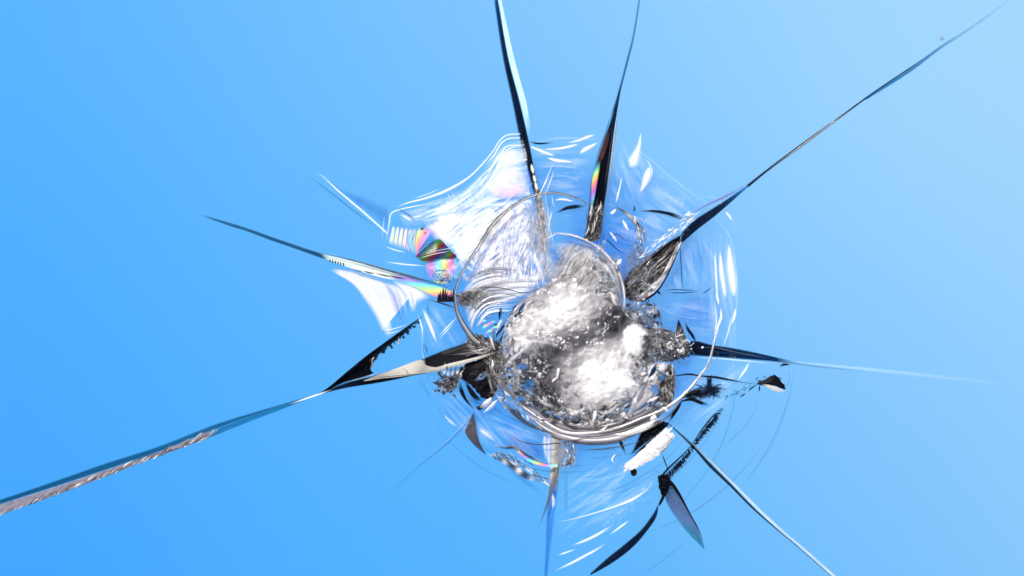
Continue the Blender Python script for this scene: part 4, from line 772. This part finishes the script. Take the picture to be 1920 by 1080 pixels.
part(m, 'spiky_void', [M_['black'], M_['void']], 'spiky black splinter cluster right of the core')
m = MB()
m.patch([(1414,720),(1430,712),(1447,703),(1460,710),(1471,729),(1450,723),(1428,722)], d=18, bulge=3, rings=8, seg=40, jag=.12, tone=.1, ew=.1)
for i in range(16):
    x, y = rnd(1410,1462), 714+rnd(-6,6); m.strand([(x,y),(x+rnd(-5,5),y-rnd(2,11))], rnd(1.5,3), d=16, n=5, tone=.1)
for p in ([(1418,720),(1408,727),(1400,734)], [(1423,720),(1422,735)], [(1398,736),(1385,745)]): m.strand(p, 3, d=16, n=8, tone=.3)
m.strand([(1459,688,1),(1468,683,5),(1482,684,1)], 4, d=16, wid=True, n=12, tone=.3)
part(m, 'black_wedge', M_['black'], 'small black wedge at the far right of the chip')
m = MB(); m.strand([(1426,719,1),(1440,724,7),(1456,730,8),(1471,734,2)], 5, d=24, wid=True, n=20, tone=.9)
part(m, 'beige_face', M_['beige'], 'beige lip under the small black wedge')
lf = MB().sheet([(1244,890),(1262,910),(1287,951),(1306,986),(1320,1028)], [(1242,915),(1250,943),(1265,968),(1290,1000),(1319,1028)], 24, 6, nu=50, nv=16, tone=lambda t,k:.15+.55*t+.25*k)
part(lf, 'leaf_crack', fmat('leaf_film', [(0,(.004,.008,.02)),(.3,(.03,.05,.12)),(.55,(.07,.11,.27)),(.72,(.02,.15,.26)),(.95,(.03,.27,.5))], amp=.25, ns=(3,14), a=(.75,.97), soft=6, bump=.1), 'translucent slate blue leaf with a teal tip')
m = MB()
m.strand([(1244,890,7),(1262,910,7),(1276,932,5),(1290,958,3),(1310,995,2),(1319,1026,1)], 4, d=32, wid=True, n=40, tone=.1, fs=0)
m.patch([(1232,892),(1244,886),(1256,896),(1254,912),(1247,928),(1240,930),(1234,912)], d=30, bulge=4, rel=8, rs=.15, rings=10, seg=40, jag=.12, tone=.1, ew=.12)
m.strand([(1244,925,6),(1238,938,6),(1231,950,2)], 4, d=28, wid=True, n=12, tone=.1, fs=0)
m.strand([(1239,847,1),(1244,860,2.4),(1250,876,2),(1252,885,2)], 4, d=20, wid=True, n=12, tone=.4)
part(m, 'dark_knot', M_['black'], 'black knot where leaf crescent and feathered crack meet')
part(MB().sheet([(1232,948),(1224,963),(1202,992),(1170,1020),(1139,1045),(1106,1075)], [(1233,950),(1230,966),(1218,986),(1187,1023),(1148,1053),(1107,1076)], 6, 26, nu=60, nv=10, tone=lambda t,k:.1+.25*(t<.12)), 'crescent_crack', M_['navy'], 'bold black crescent at the bottom')
m = MB()
for p in ([(1041,976,1),(1060,975,2),(1107,963,2.5),(1154,948,4),(1186,935,8),(1211,918,4),(1222,905,1)], [(1070,1022,1),(1095,1013,6),(1120,1001,7),(1147,984,2)], [(1180,974,1),(1165,985,5),(1142,1002,2)], [(1137,1016,1),(1120,1028,5),(1098,1040,6),(1072,1054,6),(1040,1069,2)], [(1404,677,4),(1397,692,6),(1390,702,5),(1380,716,1)], [(1152,868,1),(1147,860,4),(1156,848,2)], [(1170,815,3),(1190,812,8),(1215,800,4)], [(1045,1040,1),(1060,1035,4),(1080,1028,1)]):
    m.strand(p, 4, d=14, wid=True, n=40)
part(m, 'white_arc', M_['white'], 'white curved streaks at the bottom')
m = MB()
for i in range(130):
    t = random.random(); x = 1226-90*t; y = 904+82*t+random.gauss(0,7); m.strand([(x,y),(x-rnd(3,10),y+rnd(2,7))], rnd(1,3), d=14, n=5, fade=rnd(.3,1))
for i in range(50):
    x = rnd(1145,1170); y = rnd(842,880); m.strand([(x,y),(x+rnd(2,8),y-rnd(3,9))], rnd(.6,1.6), d=14, n=5, fade=rnd(.2,.7))
part(m, 'hackle_mark', M_['haze'], 'dotted white hackle between the bottom streaks')
m = MB()
for p in ([(1060,870),(1120,858),(1200,845),(1260,812)], [(1060,895),(1130,890),(1190,868)], [(1120,932),(1180,915),(1222,890),(1245,875)], [(1100,925),(1160,915),(1215,893)], [(1064,878),(1080,873),(1100,872)], [(1090,838),(1130,842),(1170,840)], [(1220,882),(1232,884),(1240,888)], [(1295,835),(1310,818),(1325,800)], [(1265,800),(1275,790),(1285,782)], [(1300,1000),(1255,1040),(1190,1085)], [(1420,735),(1418,760),(1395,800),(1340,850)], [(1480,690),(1478,715),(1470,735)]):
    m.strand(p, 2.4, d=12, n=30, fade=.55)
part(m, 'blue_line', M_['bline'], 'thin blue arcs below the core')

# ---------------------------------------------------------------- dust on the glass
m = MB()
for i in range(5): a = i*1.26+.2; m.strand([(1766,73),(1766+6*math.cos(a),73+6*math.sin(a))], 1.8, d=1, n=5, tone=.45, fs=0)
m.shard(1766, 73, -1, 2.2)
o = m.build('dust_speck', M_['ribg']); o['label'] = 'tiny grey star shaped dust speck beside the upper right crack'; o['category'] = 'dust speck'
